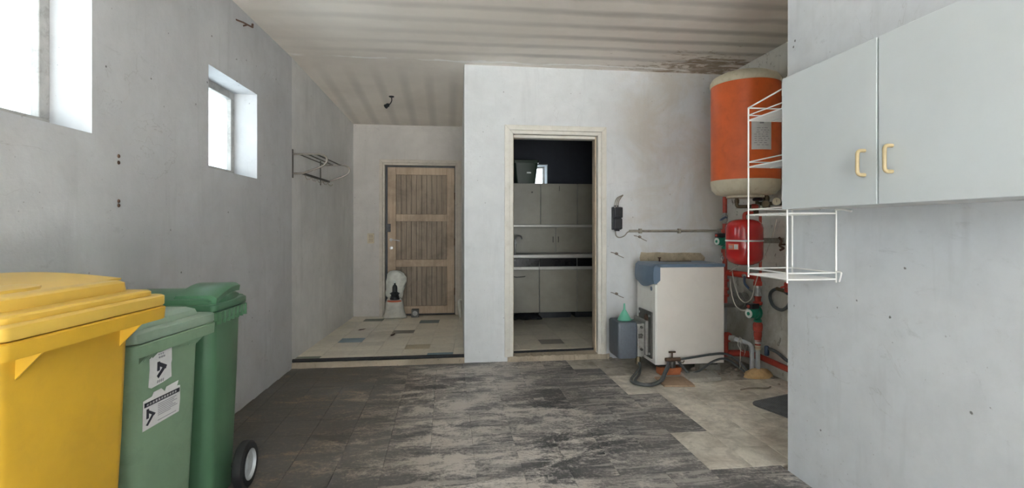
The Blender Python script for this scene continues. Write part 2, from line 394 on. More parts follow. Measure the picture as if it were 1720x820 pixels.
def pane_mat():
    m, nt, b = start('dusty_window_glass')
    out = nt.nodes['Material Output']
    pos = nd(nt, 'ShaderNodeNewGeometry').outputs['Position']
    t = nd(nt, 'ShaderNodeBsdfTransparent', {'Color': (0.93, 0.96, 0.97)})
    tr = nd(nt, 'ShaderNodeBsdfTranslucent', {'Color': (0.9, 0.92, 0.93)})
    g = nd(nt, 'ShaderNodeBsdfGlossy', {'Color': (0.9, 0.9, 0.9), 'Roughness': 0.15})
    m1 = nd(nt, 'ShaderNodeMixShader', {0: ramp(nt, noise(nt, pos, 6, 6, 0.65), [(0.4, 0.10), (0.7, 0.4)]), 1: t.outputs[0], 2: tr.outputs[0]})
    m2 = nd(nt, 'ShaderNodeMixShader', {0: 0.05, 1: m1.outputs[0], 2: g.outputs[0]})
    nt.links.new(m2.outputs[0], out.inputs['Surface'])
    return m


M['pane'] = pane_mat()


# ------------------------------------------------------------------ mesh helpers
def V(*a):
    return Vector(a)


class MB:
    def __init__(s):
        s.v, s.f = [], []

    def add(s, vs, fs):
        o = len(s.v)
        s.v += [Vector(v) for v in vs]
        s.f += [tuple(i + o for i in f) for f in fs]
        return s

    def hexa(s, p):
        return s.add(p, [(0, 3, 2, 1), (4, 5, 6, 7), (0, 1, 5, 4), (1, 2, 6, 5), (2, 3, 7, 6), (3, 0, 4, 7)])

    def box(s, x0, x1, y0, y1, z0, z1):
        return s.hexa([(x0, y0, z0), (x1, y0, z0), (x1, y1, z0), (x0, y1, z0), (x0, y0, z1), (x1, y0, z1), (x1, y1, z1), (x0, y1, z1)])

    def prism(s, poly, f):
        """poly: list of 2D pts; f(u,v,t) maps to 3D for t in (0,1)"""
        n = len(poly)
        vs = [f(u, v, 0) for u, v in poly] + [f(u, v, 1) for u, v in poly]
        fs = [tuple(range(n - 1, -1, -1)), tuple(range(n, 2 * n))]
        fs += [(i, (i + 1) % n, n + (i + 1) % n, n + i) for i in range(n)]
        return s.add(vs, fs)

    def loft(s, rings, cap0=True, cap1=True):
        n = len(rings[0])
        vs = [p for r in rings for p in r]
        fs = []
        for k in range(len(rings) - 1):
            a, b = k * n, (k + 1) * n
            fs += [(a + i, a + (i + 1) % n, b + (i + 1) % n, b + i) for i in range(n)]
        if cap0:
            fs.append(tuple(range(n - 1, -1, -1)))
        if cap1:
            e = (len(rings) - 1) * n
            fs.append(tuple(range(e, e + n)))
        return s.add(vs, fs)

    def lathe(s, prof, c=(0, 0, 0), axis=(0, 0, 1), seg=24, caps=True):
        """prof: list of (radius, distance along axis)"""
        ax = Vector(axis).normalized()
        q = Vector((0, 0, 1)).rotation_difference(ax)
        c = Vector(c)
        rings = []
        for r, h in prof:
            rings.append([c + q @ Vector((max(r, 1e-4) * math.cos(t), max(r, 1e-4) * math.sin(t), h)) for t in (2 * math.pi * i / seg for i in range(seg))])
        return s.loft(rings, caps, caps)

    def tube(s, pts, r, seg=8, fillet=0.0, smooth=False, caps=True):
        P = [Vector(p) for p in pts]
        if smooth:
            P = catmull(P, 8)
        elif fillet:
            P = round_path(P, fillet)
        T = [(P[min(i + 1, len(P) - 1)] - P[max(i - 1, 0)]).normalized() for i in range(len(P))]
        up = Vector((0, 0, 1)) if abs(T[0].z) < 0.9 else Vector((1, 0, 0))
        n = (up - T[0] * up.dot(T[0])).normalized()
        rings = []
        for i, p in enumerate(P):
            if i:
                n = T[i - 1].rotation_difference(T[i]) @ n
                n = (n - T[i] * n.dot(T[i])).normalized()
            b = T[i].cross(n)
            rr = r(i / (len(P) - 1)) if callable(r) else r
            rings.append([p + (n * math.cos(a) + b * math.sin(a)) * rr for a in (2 * math.pi * k / seg for k in range(seg))])
        return s.loft(rings, caps, caps)

    def build(s, name, mat, parent=None, local=False, smooth=False, bevel=0.0, props=None, sub=0):
        off = Vector((0, 0, 0))
        if parent is not None and not local:
            q = parent
            while q is not None:
                off += q.location
                q = q.parent
        me = bpy.data.meshes.new(name)
        me.from_pydata([v - off for v in s.v], [], s.f)
        me.materials.append(M[mat])
        if smooth:
            me.shade_smooth() if hasattr(me, 'shade_smooth') else None
            me.set_sharp_from_angle(angle=math.radians(38))
        me.update()
        o = bpy.data.objects.new(name, me)
        COL.objects.link(o)
        if parent is not None:
            o.parent = parent
        if bevel:
            b = o.modifiers.new('bevel', 'BEVEL')
            b.width = bevel
            b.segments = 2
            b.limit_method = 'ANGLE'
            b.angle_limit = math.radians(40)
        if sub:
            d = o.modifiers.new('sub', 'SUBSURF')
            d.levels = d.render_levels = sub
        for k, v in (props or {}).items():
            o[k] = v
        return o


def catmull(P, n):
    out = []
    Q = [P[0] * 2 - P[1]] + P + [P[-1] * 2 - P[-2]]
    for i in range(1, len(Q) - 2):
        a, b, c, d = Q[i - 1:i + 3]
        for k in range(n):
            t = k / n
            out.append(0.5 * (2 * b + (c - a) * t + (2 * a - 5 * b + 4 * c - d) * t * t + (3 * b - a - 3 * c + d) * t ** 3))
    out.append(P[-1])
    return out


def round_path(P, r):
    out = [P[0]]
    for a, b, c in zip(P, P[1:], P[2:]):
        u, w = (a - b), (c - b)
        k = min(r, u.length * 0.49, w.length * 0.49)
        p0, p1 = b + u.normalized() * k, b + w.normalized() * k
        for i in range(6):
            t = i / 5
            out.append(p0 * (1 - t) ** 2 + b * 2 * t * (1 - t) + p1 * t * t)
    out.append(P[-1])
    return out


def rrect(w, d, r, z, cx=0.0, cy=0.0, n=4):
    """rounded rectangle ring, counter-clockwise"""
    pts = []
    for sx, sy, a0 in ((1, -1, -90), (1, 1, 0), (-1, 1, 90), (-1, -1, 180)):
        for k in range(n + 1):
            a = math.radians(a0 + 90 * k / n)
            pts.append(Vector((cx + sx * (w / 2 - r) + r * math.cos(a), cy + sy * (d / 2 - r) + r * math.sin(a), z)))
    return pts


def thing(name, label, cat, loc=(0, 0, 0), rz=0.0, group=None):
    o = bpy.data.objects.new(name, None)
    o.empty_display_size = 0.1
    o.location = loc
    o.rotation_euler = (0, 0, rz)
    COL.objects.link(o)
    o['label'], o['category'] = label, cat
    if group:
        o['group'] = group
    return o


def tag(o, label, cat, group=None):
    o['label'], o['category'] = label, cat
    if group:
        o['group'] = group
    return o


def struct(o):
    o['kind'] = 'structure'
    return o


def setting(name, label=None, loc=(0, 0, 0)):
    o = bpy.data.objects.new(name, None)
    o.location = loc
    COL.objects.link(o)
    o['kind'] = 'structure'
    if label:
        o['label'] = label
    return o


def wall_cells(mb, ss, zs, holes, f, th):
    """a wall over breaks ss (along) and zs (up); f(s,z,d) maps, d = depth into the wall; holes = (s0,s1,z0,z1)"""
    def solid(i, j):
        if not (0 <= i < len(ss) - 1 and 0 <= j < len(zs) - 1):
            return False
        cs, cz = (ss[i] + ss[i + 1]) / 2, (zs[j] + zs[j + 1]) / 2
        return not any(a < cs < b and c < cz < d for a, b, c, d in holes)
    for i in range(len(ss) - 1):
        for j in range(len(zs) - 1):
            if not solid(i, j):
                continue
            s0, s1, z0, z1 = ss[i], ss[i + 1], zs[j], zs[j + 1]
            mb.add([f(s0, z0, 0), f(s1, z0, 0), f(s1, z1, 0), f(s0, z1, 0)], [(0, 1, 2, 3)])
            mb.add([f(s0, z0, th), f(s1, z0, th), f(s1, z1, th), f(s0, z1, th)], [(3, 2, 1, 0)])
            for di, dj, a, b in ((-1, 0, (s0, z0), (s0, z1)), (1, 0, (s1, z0), (s1, z1)), (0, -1, (s0, z0), (s1, z0)), (0, 1, (s0, z1), (s1, z1))):
                if not solid(i + di, j + dj):
                    mb.add([f(*a, 0), f(*b, 0), f(*b, th), f(*a, th)], [(0, 1, 2, 3)])
    return mb


# ------------------------------------------------------------------ room shell
CZ = 2.875
FZ = 0.075          # raised floor of alcove and kitchen
YB = 4.95           # face of the back wall
YR = -4.0           # garage door opening behind the viewpoint
YA = 7.27           # far wall of the alcove


def xl(y):
    return -1.43 - (4.95 - y) * 0.04 if y <= YB else -1.43 + (y - YB) * 0.06


def lw(s, z, d):
    return V(xl(s) - d, s, z)


W1 = (1.69, 2.43, 1.71, 2.36)
W2 = (3.43, 4.17, 1.68, 2.33)
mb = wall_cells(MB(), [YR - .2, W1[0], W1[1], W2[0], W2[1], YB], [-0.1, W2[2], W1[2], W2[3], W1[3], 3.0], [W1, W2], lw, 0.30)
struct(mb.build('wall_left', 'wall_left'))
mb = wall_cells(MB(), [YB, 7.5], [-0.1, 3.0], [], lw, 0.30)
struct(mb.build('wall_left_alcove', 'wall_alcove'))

for n, (y0, y1, z0, z1) in (('window_1', W1), ('window_2', W2)):
    d0, d1 = 0.165, 0.225
    fr = setting(n, 'small high window in the plaster wall', (xl((y0 + y1) / 2) - 0.2, (y0 + y1) / 2, z0))
    w = 0.055
    for a, b, c, d in ((y0, y1, z0, z0 + w), (y0, y1, z1 - w, z1), (y0, y0 + w, z0 + w, z1 - w), (y1 - w, y1, z0 + w, z1 - w)):
        MB().hexa([lw(a, c, d0), lw(a, c, d1), lw(b, c, d1), lw(b, c, d0), lw(a, d, d0), lw(a, d, d1), lw(b, d, d1), lw(b, d, d0)]).build('window_frame', 'window_frame', fr, bevel=0.004)
    a, b, c, d = y0 + w, y1 - w, z0 + w, z1 - w
    MB().hexa([lw(a, c, .192), lw(a, c, .196), lw(b, c, .196), lw(b, c, .192), lw(a, d, .192), lw(a, d, .196), lw(b, d, .196), lw(b, d, .192)]).build('pane', 'pane', fr)

# back wall with the kitchen doorway
KD = (0.612, 1.500, -0.2, 2.240)
mb = wall_cells(MB(), [0.159, KD[0], KD[1], 3.0], [-0.1, 2.240, 3.0], [KD], lambda s, z, d: V(s, YB + d, z), 0.14)
struct(mb.build('wall_back', 'wall_back'))
# wall between alcove and kitchen
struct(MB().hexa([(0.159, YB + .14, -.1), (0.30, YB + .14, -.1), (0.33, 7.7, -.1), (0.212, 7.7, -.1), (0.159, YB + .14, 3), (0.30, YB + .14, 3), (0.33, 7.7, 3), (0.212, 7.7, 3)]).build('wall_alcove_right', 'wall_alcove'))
# alcove far wall, with a recess that holds the plank door
mb = wall_cells(MB(), [-1.6, -0.885, 0.125, 0.22], [-0.1, 2.195, 3.0], [(-0.885, 0.125, -0.2, 2.195)], lambda s, z, d: V(s, YA + d, z), 0.12)
mb.box(-1.6, 0.22, YA + .121, YA + .3, -.1, 3.0)
struct(mb.build('wall_back_alcove', 'wall_alcove_far'))
# boiler corner, partition, kitchen walls, rear wall with the open garage door
struct(MB().box(2.85, 3.05, 2.3, YB, -.1, 3.0).build('wall_right_boiler', 'wall_right'))
struct(MB().box(2.85, 3.05, YB + .14, 7.7, -.1, 3.0).build('wall_right_kitchen', 'kitchen_wall'))
struct(MB().box(1.81, 1.97, YR - .2, 2.54, -.1, 3.0).build('wall_right', 'partition'))
struct(MB().box(1.97, 2.85, 2.22, 2.38, -.1, 3.0).build('wall_recess', 'wall_back'))
KW = (1.12, 1.46, 1.80, 2.235)
YK = 7.42
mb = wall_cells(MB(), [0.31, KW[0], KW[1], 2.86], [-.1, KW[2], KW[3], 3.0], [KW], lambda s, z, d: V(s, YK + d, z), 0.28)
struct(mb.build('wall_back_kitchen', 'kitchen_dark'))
mb = wall_cells(MB(), [-1.98, -1.55, 1.72, 2.0], [-.1, 2.72, 3.0], [(-1.55, 1.72, -.2, 2.72)], lambda s, z, d: V(s, YR - d, z), 0.2)
struct(mb.build('wall_rear', 'wall_back'))
kwf = setting('window_3', 'small bright kitchen window', ((KW[0] + KW[1]) / 2, YK + .2, KW[2]))
for a, b, c, d in ((KW[0], KW[1], KW[2], KW[2] + .04), (KW[0], KW[1], KW[3] - .04, KW[3]), (KW[0], KW[0] + .04, KW[2] + .04, KW[3] - .04), (KW[1] - .04, KW[1], KW[2] + .04, KW[3] - .04)):
    MB().box(a, b, YK + .18, YK + .22, c, d).build('window_frame', 'window_frame', kwf)
MB().box(KW[0] + .04, KW[1] - .04, YK + .198, YK + .202, KW[2] + .04, KW[3] - .04).build('pane', 'pane', kwf)
# white plaster lining of that small window
mb = MB()
mb.box(KW[1] - .012, KW[1], YK - .004, YK + .18, KW[2], KW[3])
mb.box(KW[0], KW[1] - .012, YK - .004, YK + .18, KW[3] - .012, KW[3])
mb.build('reveal_lining', 'partition', kwf)

# ceilings
mb = MB().box(-2.0, 3.05, YR - .2, YB + .01, CZ, CZ + .15)
struct(mb.build('ceiling', 'ceiling'))
mb = MB().hexa([(-1.8, YB + .01, CZ), (0.30, YB + .01, CZ), (0.33, 7.7, CZ - .17), (-1.8, 7.7, CZ - .17), (-1.8, YB + .01, CZ + .2), (0.30, YB + .01, CZ + .2), (0.33, 7.7, CZ + .2), (-1.8, 7.7, CZ + .2)])
struct(mb.build('ceiling_alcove', 'ceiling'))
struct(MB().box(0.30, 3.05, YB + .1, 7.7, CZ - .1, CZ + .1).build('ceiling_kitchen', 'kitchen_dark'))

# ------------------------------------------------------------------ floors
floor = struct(MB().box(-2.0, 3.05, YR - .2, YB + .05, -.12, -.012).build('floor', 'screed'))
struct(MB().box(-7.0, 7.0, YR - 9.0, YR - .2, -.14, -.02).build('floor_reflector', 'reflector'))['label'] = 'unseen pale forecourt outside the garage door'
TILES = {}


def tile(parent, mat, x0, x1, y0, y1, ztop, th, name='floor_tile', sh=0.0):
    gap = 0.0010
    w, d = round(x1 - x0 - gap, 3), round(y1 - y0 - gap, 3)
    if w < 0.02 or d < 0.02:
        return
    key = (w, d, th, mat, sh)
    if key not in TILES:
        m_ = MB()
        c = 0.0012
        bot = [(-w / 2 - sh * d / 2, -d / 2, -th), (w / 2 - sh * d / 2, -d / 2, -th), (w / 2 + sh * d / 2, d / 2, -th), (-w / 2 + sh * d / 2, d / 2, -th)]
        mid = [(x, y, -c) for x, y, z in bot]
        top = [(x - math.copysign(c, x), y - math.copysign(c, y), 0) for x, y, z in bot]
        m_.loft([[Vector(p) for p in r] for r in (bot, mid, top)])
        me = bpy.data.meshes.new(name)
        me.from_pydata([tuple(v) for v in m_.v], [], m_.f)
        me.materials.append(M[mat])
        TILES[key] = me
    o = bpy.data.objects.new(name, TILES[key])
    o.location = Vector(((x0 + x1) / 2, (y0 + y1) / 2, ztop + R.uniform(-.0008, .0006))) - parent.location
    o.rotation_euler = (R.uniform(-.002, .002), R.uniform(-.002, .002), 0)
    o.parent = parent
    COL.objects.link(o)
    return o


S = 0.25
ys = [1.60 + S * k for k in range(14)]          # row joints, last row is cut by the back wall
for y0 in ys:
    y1 = min(y0 + S, YB)
    if y1 - y0 < 0.03:
        continue
    xe = 1.81 if y0 < 2.5 else 2.85
    for k in range(-12, 6):
        x0, x1 = 1.40 + S * k, 1.40 + S * (k + 1)
        x0, x1 = max(x0, xl(y0) + .004), min(x1, xe)
        if x1 - x0 < 0.03:
            continue
        xm, ym = (x0 + x1) / 2, (y0 + y1) / 2
        m_ = 'tile_dark'
        if ym > 2.6 and xm > 1.40:
            m_ = 'tile_beige'
            if 3.1 < ym < 3.85 and xm < 1.65:
                m_ = 'tile_dark'
            if ym > 4.1 and (xm > 1.65 or ym > 4.35):
                m_ = 'tile_dusty'
            if (round(xm, 2), round(ym, 2)) in ((2.03, 3.73), (2.28, 3.48)):
                m_ = 'tile_dusty'
        elif xm > 1.15 and ym > 4.6:
            m_ = 'tile_dusty'
        tile(floor, m_, x0, x1, y0, y1, 0.0, 0.012)
# the part of the floor behind the viewpoint: the same scuffed surface, too close underfoot to be seen
tile(floor, 'tile_dark', -1.64, 1.81, YR - .2, 1.60, 0.0, 0.012, 'floor_tile')

fa = struct(MB().hexa([(xl(YB) - .02, YB + .012, -.1), (0.20, YB + .012, -.1), (0.25, 7.5, -.1), (-1.5, 7.5, -.1), (xl(YB) - .02, YB + .012, FZ - .008), (0.20, YB + .012, FZ - .008), (0.25, 7.5, FZ - .008), (-1.5, 7.5, FZ - .008)]).build('floor_alcove', 'screed'))
rows = [4.975, 5.085, 5.27, 5.46, 5.65, 5.865, 6.06, 6.25, 6.46, 6.67, 6.89, 7.08, 7.27]
special = {(0, 5.65): 'tile_blue', (0, 6.89): 'tile_green', (2, 6.06): 'tile_taupe', (3, 6.67): 'tile_teal', (4, 4.975): 'tile_blue', (-1, 4.975): 'tile_green', (3, 5.27): 'tile_ochre'}
for y0, y1 in zip(rows, rows[1:]):
    ym = (y0 + y1) / 2
    for k in range(-2, 6):
        sx = 0.05 * (ym - 5.1)
        x0, x1 = -1.195 + .25 * k + sx, -1.195 + .25 * (k + 1) + sx
        x0, x1 = max(x0, xl(y0) + .008), min(x1, 0.158 + (ym - YB) * 0.02)
        if x1 - x0 > 0.03:
            tile(fa, special.get((k, y0), 'tile_cream'), x0, x1, y0, y1, FZ, 0.008, sh=0.05)
fk = struct(MB().box(0.29, 2.86, YB + .10, 7.5, -.1, FZ - .008).build('floor_kitchen', 'screed'))
for j in range(10):
    y0 = 5.095 + .22 * j
    for k in range(8):
        x0 = 0.477 + .2525 * k
        m_ = 'tile_taupe' if (j, k) == (1, 2) else 'tile_cream'
        x1 = x0 + .2525
        tile(fk, m_, x0, x1, y0, y0 + .22, FZ, 0.008)
# plastered step fronts and the black edging strip
mb = MB()
n = 40
pts0, pts1 = [], []
for i in range(n + 1):
    x = xl(YB) + (0.16 - xl(YB)) * i / n
    pts0.append(V(x, YB - .012 - R.uniform(0, .012), 0.0005))
    pts1.append(V(x, YB - .004, .052 + R.uniform(-.004, .004)))
mb.add(pts0 + pts1 + [p + V(0, .03, 0) for p in pts0] + [p + V(0, .03, 0) for p in pts1],
       [(i, i + 1, n + 2 + i, n + 1 + i) for i in range(n)] + [(n + 1 + i, n + 2 + i, 3 * n + 4 + i, 3 * n + 3 + i) for i in range(n)])
struct(mb.build('trim_1', 'step_plaster'))['label'] = 'crumbling plastered step front'
st = MB().tube([(xl(YB) + .005, YB + .004, FZ - .006), (0.157, YB + .004, FZ - .006)], 0.017, 10)
struct(st.build('trim_2', 'black_rubber', smooth=True))['label'] = 'black rubber edging strip on the step'
mb = MB()
n = 44
a, b, c = [], [], []
for i in range(n + 1):
    x = 0.575 + (1.60 - 0.575) * i / n
    a.append(V(x, YB - .02 - R.uniform(0, .018), 0.0005))
    b.append(V(x, YB - .005 + R.uniform(-.006, .006), .048 + R.uniform(-.008, .006)))
    c.append(V(min(max(x, KD[0]), KD[1]), YB + .12, .058))
mb.add(a + b + c, [(i, i + 1, n + 2 + i, n + 1 + i) for i in range(n)] + [(n + 1 + i, n + 2 + i, 2 * n + 3 + i, 2 * n + 2 + i) for i in range(n)])
struct(mb.build('trim_3', 'step_plaster'))['label'] = 'broken plaster threshold of the kitchen doorway'
mb = MB().tube([(0.60, YB + .10, .060), (0.9, YB + .105, .066), (1.2, YB + .10, .070), (1.51, YB + .11, .072)], 0.012, 8)
struct(mb.build('trim_4', 'black_rubber', smooth=True))['label'] = 'dark sill strip of the kitchen doorway'


# ------------------------------------------------------------------ door frames
def casing(parent, x0, x1, zt, w, face, z0, mat, mat2, jamb, mname='casing'):
    """three mitred boards with a stepped profile; (x0,x1,zt) is the clear opening, face = wall plane"""
    def board(a0, a1, b0, b1, name):
        # a = inner edge (2 pts), b = outer edge (2 pts)
        for t0, t1, h in ((0.0, 0.42, .012), (0.42, 1.0, .024)):
            q = [Vector(a0).lerp(Vector(b0), t0), Vector(a1).lerp(Vector(b1), t0), Vector(a1).lerp(Vector(b1), t1), Vector(a0).lerp(Vector(b0), t1)]
            m_ = MB().hexa([(p.x, face - h, p.y) for p in q] + [(p.x, face + .002, p.y) for p in q])
            m_.build(name, mat, parent, bevel=0.004)
    board((x0, z0), (x0, zt), (x0 - w, z0), (x0 - w, zt + w), mname)
    board((x1, z0), (x1, zt), (x1 + w, z0), (x1 + w, zt + w), mname)
    board((x0, zt), (x1, zt), (x0 - w, zt + w), (x1 + w, zt + w), mname)
    for a, b, c, d in ((x0 - .02, x0, z0, zt), (x1, x1 + .02, z0, zt), (x0 - .02, x1 + .02, zt, zt + .02)):
        MB().box(a, b, face - .004, face + jamb, c, d).build('jamb', mat2, parent, bevel=.003)


d1 = setting('door_1', 'grimy white wooden frame of the open kitchen doorway', (1.05, YB, 0.045))
casing(d1, 0.633, 1.480, 2.217, 0.085, YB, 0.046, 'casing_white', 'casing_white', 0.15)
for a, b in ((0.633, 0.645), (1.468, 1.480)):
    MB().box(a, b, YB + .05, YB + .15, 0.06, 2.217).build('door_stop', 'casing_tan', d1, bevel=.002)
MB().box(0.645, 1.468, YB + .05, YB + .15, 2.19, 2.217).build('door_stop', 'casing_white', d1, bevel=.002)

d2 = setting('door_2', 'weathered plank door with three boarded panels', (-0.37, YA, FZ))
casing(d2, -0.865, 0.105, 2.175, 0.075, YA, FZ, 'door_casing', 'door_casing', 0.10)
# dark rebate sheet put in for the shade of the gap behind the leaf
MB().box(-0.884, 0.124, YA + .08, YA + .118, FZ, 2.19).build('gap_shade', 'black_plastic', d2)
# leaf
lx0, lx1, lz0, lz1, ly = -0.832, 0.095, 0.095, 2.150, YA + .035
st_w = 0.115
for a, b in ((lx0, lx0 + st_w), (lx1 - st_w + .01, lx1)):
    MB().box(a, b, ly, ly + .04, lz0, lz1).build('stile', 'door_rail', d2, bevel=.004)
rails = ((2.046, 2.150), (1.392, 1.493), (0.755, 0.856), (0.095, 0.202))
for a, b in rails:
    MB().box(lx0 + st_w, lx1 - st_w + .01, ly - .001, ly + .039, a, b).build('rail', 'door_rail', d2, bevel=.005)
pw = (lx1 - st_w + .01 - lx0 - st_w) / 10
for z0, z1 in ((1.493, 2.046), (0.856, 1.392), (0.202, 0.755)):
    for k in range(10):
        a = lx0 + st_w + pw * k
        MB().box(a + .0015, a + pw - .0015, ly + .012 + R.uniform(0, .002), ly + .03, z0, z1).build('plank', 'door_plank', d2, bevel=.003)
for z in (0.40, 1.10, 1.75):
    MB().lathe([(.012, -.05), (.012, .05)], (lx1 + .006, ly - .008, z), (0, 0, 1), 10).build('hinge', 'rust', d2, smooth=True)
hd = MB().lathe([(.022, 0), (.022, .006), (.012, .008), (.010, .03)], (-0.785, ly, 1.135), (0, -1, 0), 14)
hd.tube([(-0.785, ly - .028, 1.135), (-0.74, ly - .034, 1.133), (-0.66, ly - .034, 1.120)], .008, 8, smooth=True)
hd.build('door_handle', 'steel', d2, smooth=True)
MB().lathe([(.024, 0), (.024, .005), (.016, .007), (.004, .008)], (-0.782, ly, 1.02), (0, -1, 0), 14).build('lock_rosette', 'steel', d2, smooth=True)
mb = MB().box(-0.855, -0.79, ly - .022, ly, 1.245, 1.355)
mb.lathe([(.014, 0), (.014, .03)], (-0.80, ly - .02, 1.30), (0, -1, 0), 10)
mb.build('rim_latch', 'black_plastic', d2, bevel=.004)


# ------------------------------------------------------------------ wheelie bins
def make_bin(name, label, w, d, zr, bw, bd, cf, loc, rz, mb_, ml, fins, lid_style, group, wheels=None, rim=0.06, cut=.20):
    """local frame: width on x, front at -y.  w,d = rim size, zr = rim top height, bw,bd = body size at the top, cf = body centre y"""
    t = thing(name, label, 'wheelie bin', loc, rz, group)
    rings = [rrect(bw * .86, bd * .84, .045, 0.02, 0, cf), rrect(bw * .88, bd * .86, .05, 0.06, 0, cf),
             rrect(bw * .975, bd * .96, .05, zr * .62, 0, cf), rrect(bw, bd, .045, zr - rim, 0, cf)]
    MB().loft(rings).build('body', mb_, t, True, True)
    # rim skirt
    r0, r1 = zr - rim, zr - rim * .48
    m_ = MB().loft([rrect(w, d, .03, r0), rrect(w + .004, d + .004, .03, r1 - .004), rrect(w - .004, d - .004, .03, r1)])
    m_.build('rim', mb_, t, True, True)
    for x, h in fins:
        yb = cf - bd / 2
        m_ = MB().prism([(yb + .02, r0 + .002), (-d / 2 + .006, r0 + .002), (yb + .02, r0 - h)], lambda u, v, k, x=x: V(x + (k - .5) * .006, u, v))
        m_.build('rim_gusset', mb_, t, True)
    if name == 'garden_waste_bin':
        for sx in (-1, 1):
            for k in range(5):
                x = sx * (.105 + .014 * k)
                yb = cf - bd / 2
                MB().prism([(yb + .02, r0 + .002), (-d / 2 + .008, r0 + .002), (yb + .02, r0 - .05)], lambda u, v, k, x=x: V(x + (k - .5) * .004, u, v)).build('rim_gusset', mb_, t, True)
    # lid
    lid = MB().loft([rrect(w - .006, d - .006, .03, r1 + .003), rrect(w, d, .03, r1 + .007), rrect(w, d, .03, zr - .004), rrect(w - .012, d - .012, .028, zr)])
    lid = lid.build('lid', ml, t, True, True)
    if lid_style == 'yellow':
        m_ = MB().loft([rrect(w - .05, d - .05, .03, zr - .002, 0, .0), rrect(w - .05, d - .05, .03, zr + .012, 0, .0), rrect(w - .06, d - .06, .03, zr + .017, 0, .0)])
        m_.build('lid_step', ml, lid, True, True)
        m_ = MB().loft([rrect(w - .085, d - .13, .03, zr + .015, -.005, .02), rrect(w - .09, d - .135, .03, zr + .043, -.005, .02), rrect(w - .11, d - .155, .03, zr + .049, -.005, .02)])
        m_.build('lid_panel', ml, lid, True, True)
        m_ = MB().loft([rrect(w * .46, d * .40, .10, zr + .046, -.06, -.02), rrect(w * .44, d * .38, .09, zr + .056, -.06, -.02), rrect(w * .38, d * .32, .08, zr + .059, -.06, -.02)])
        m_.build('lid_dome', ml, lid, True, True)
        # thin bowed top plate that overhangs the far end of the lid
        vs, fs = [], []
        nn = 16
        for i in range(nn + 1):
            y = -d / 2 + .15 + (d - .17) * i / nn
            k = math.sin(math.pi * min(1, i / nn * .75))
            h = zr + .050 + .020 * k
            vs += [V(-w / 2 + .06, y, h - .004), V(w / 2 + .006, y, h), V(-w / 2 + .06, y, h - .009), V(w / 2 + .002, y, h - .006)]
        for i in range(nn):
            o = 4 * i
            fs += [(o, o + 1, o + 5, o + 4), (o + 2, o + 6, o + 7, o + 3), (o, o + 4, o + 6, o + 2), (o + 1, o + 3, o + 7, o + 5)]
        fs += [(0, 2, 3, 1), (4 * nn, 4 * nn + 1, 4 * nn + 3, 4 * nn + 2)]
        MB().add(vs, fs).build('lid_flange', ml, lid, True, True)
    elif lid_style == 'flat':
        m_ = MB().loft([rrect(w - .085, d - .085, .03, zr - .001, 0, .0), rrect(w - .10, d - .10, .03, zr + .022, 0, .0), rrect(w - .14, d - .14, .03, zr + .032, 0, .0)])
        m_.build('lid_panel', ml, lid, True, True)
        for sx in (-.13, .13):
            MB().box(sx - .04, sx + .04, d / 2 - .05, d / 2 + .015, zr - .002, zr + .035).build('hinge_bracket', ml, lid, True, bevel=.006)
    else:
        # domed lid that curls down over the front and the hinge bar
        nn, rings = 10, []
        for i in range(nn + 1):
            y = -d / 2 + .012 + (d - .03) * i / nn
            k = math.sin(math.pi * i / nn)
            h = .022 + .034 * k
            hw = w / 2 - .008 - .03 * (1 - k)
            rings.append([V(-hw, y, zr - .003), V(hw, y, zr - .003), V(hw, y, zr + h * .55), V(hw - .03, y, zr + h), V(-hw + .03, y, zr + h), V(-hw, y, zr + h * .55)])
        MB().loft(rings).build('lid_dome', ml, lid, True, True)
        m_ = MB()
        rings = []
        for i in range(9):
            a = i / 8
            y = -d / 2 + .03 + .26 * a
            z = zr + .030 + .036 * math.sin(a * math.pi * .62)
            rings.append([V(.03, y, z - .03), V(w / 2 - .012, y, z - .03), V(w / 2 - .008, y, z - .004), V(w / 2 - .03, y, z + .010), V(.04, y, z + .010), V(.03, y, z - .004)])
        m_.loft(rings).build('lid_ridge', ml, lid, True, True)
        for k in range(7):
            y = -d / 2 + .04 + (d - .08) * k / 6
            MB().box(w / 2 - .012, w / 2 + .008, y - .004, y + .004, zr - rim - .018, zr - rim * .5).build('rim_rib', mb_, t, True)
    # carrying bar at the hinge side
    m_ = MB().tube([(-w * .42, d / 2 - .01, zr - .03), (-w * .42, d / 2 + .03, zr - .01), (w * .42, d / 2 + .03, zr - .01), (w * .42, d / 2 - .01, zr - .03)], .014, 10, fillet=.03)
    m_.build('handle_bar', mb_, t, True, True)
    # axle and wheels
    yw, rw, xw = wheels
    MB().tube([(-xw, yw, rw), (xw, yw, rw)], .012, 10).build('axle', 'chrome_dark', t, True, True)
    for sx in (-1, 1):
        x = sx * xw
        tr = MB().lathe([(rw * .66, -.026), (rw * .9, -.026), (rw * .985, -.018), (rw, -.006), (rw, .006), (rw * .985, .018), (rw * .9, .026), (rw * .66, .026)], (x, yw, rw), (sx, 0, 0), 36, caps=False)
        tr = tr.build('wheel', 'black_rubber', t, True, True)
        MB().lathe([(rw * .62, -.02), (rw * .655, .027), (rw * .60, .029), (rw * .55, .015), (rw * .30, .012), (rw * .22, .022), (rw * .10, .024), (0.001, .024)], (x, yw, rw), (sx, 0, 0), 30).build('wheel_rim', 'wheel_rim', tr, True, True)
    return t


GB = 'wheelie bins along the window wall'


def from_corner(fx, fy, w, d, deg):
    """centre of a bin whose far front rim corner (local +x,-y) is at (fx,fy)"""
    a = math.radians(deg)
    c, s = math.cos(a), math.sin(a)
    lx, ly_ = w / 2, -d / 2
    return (fx - (c * lx - s * ly_), fy - (s * lx + c * ly_), 0), a


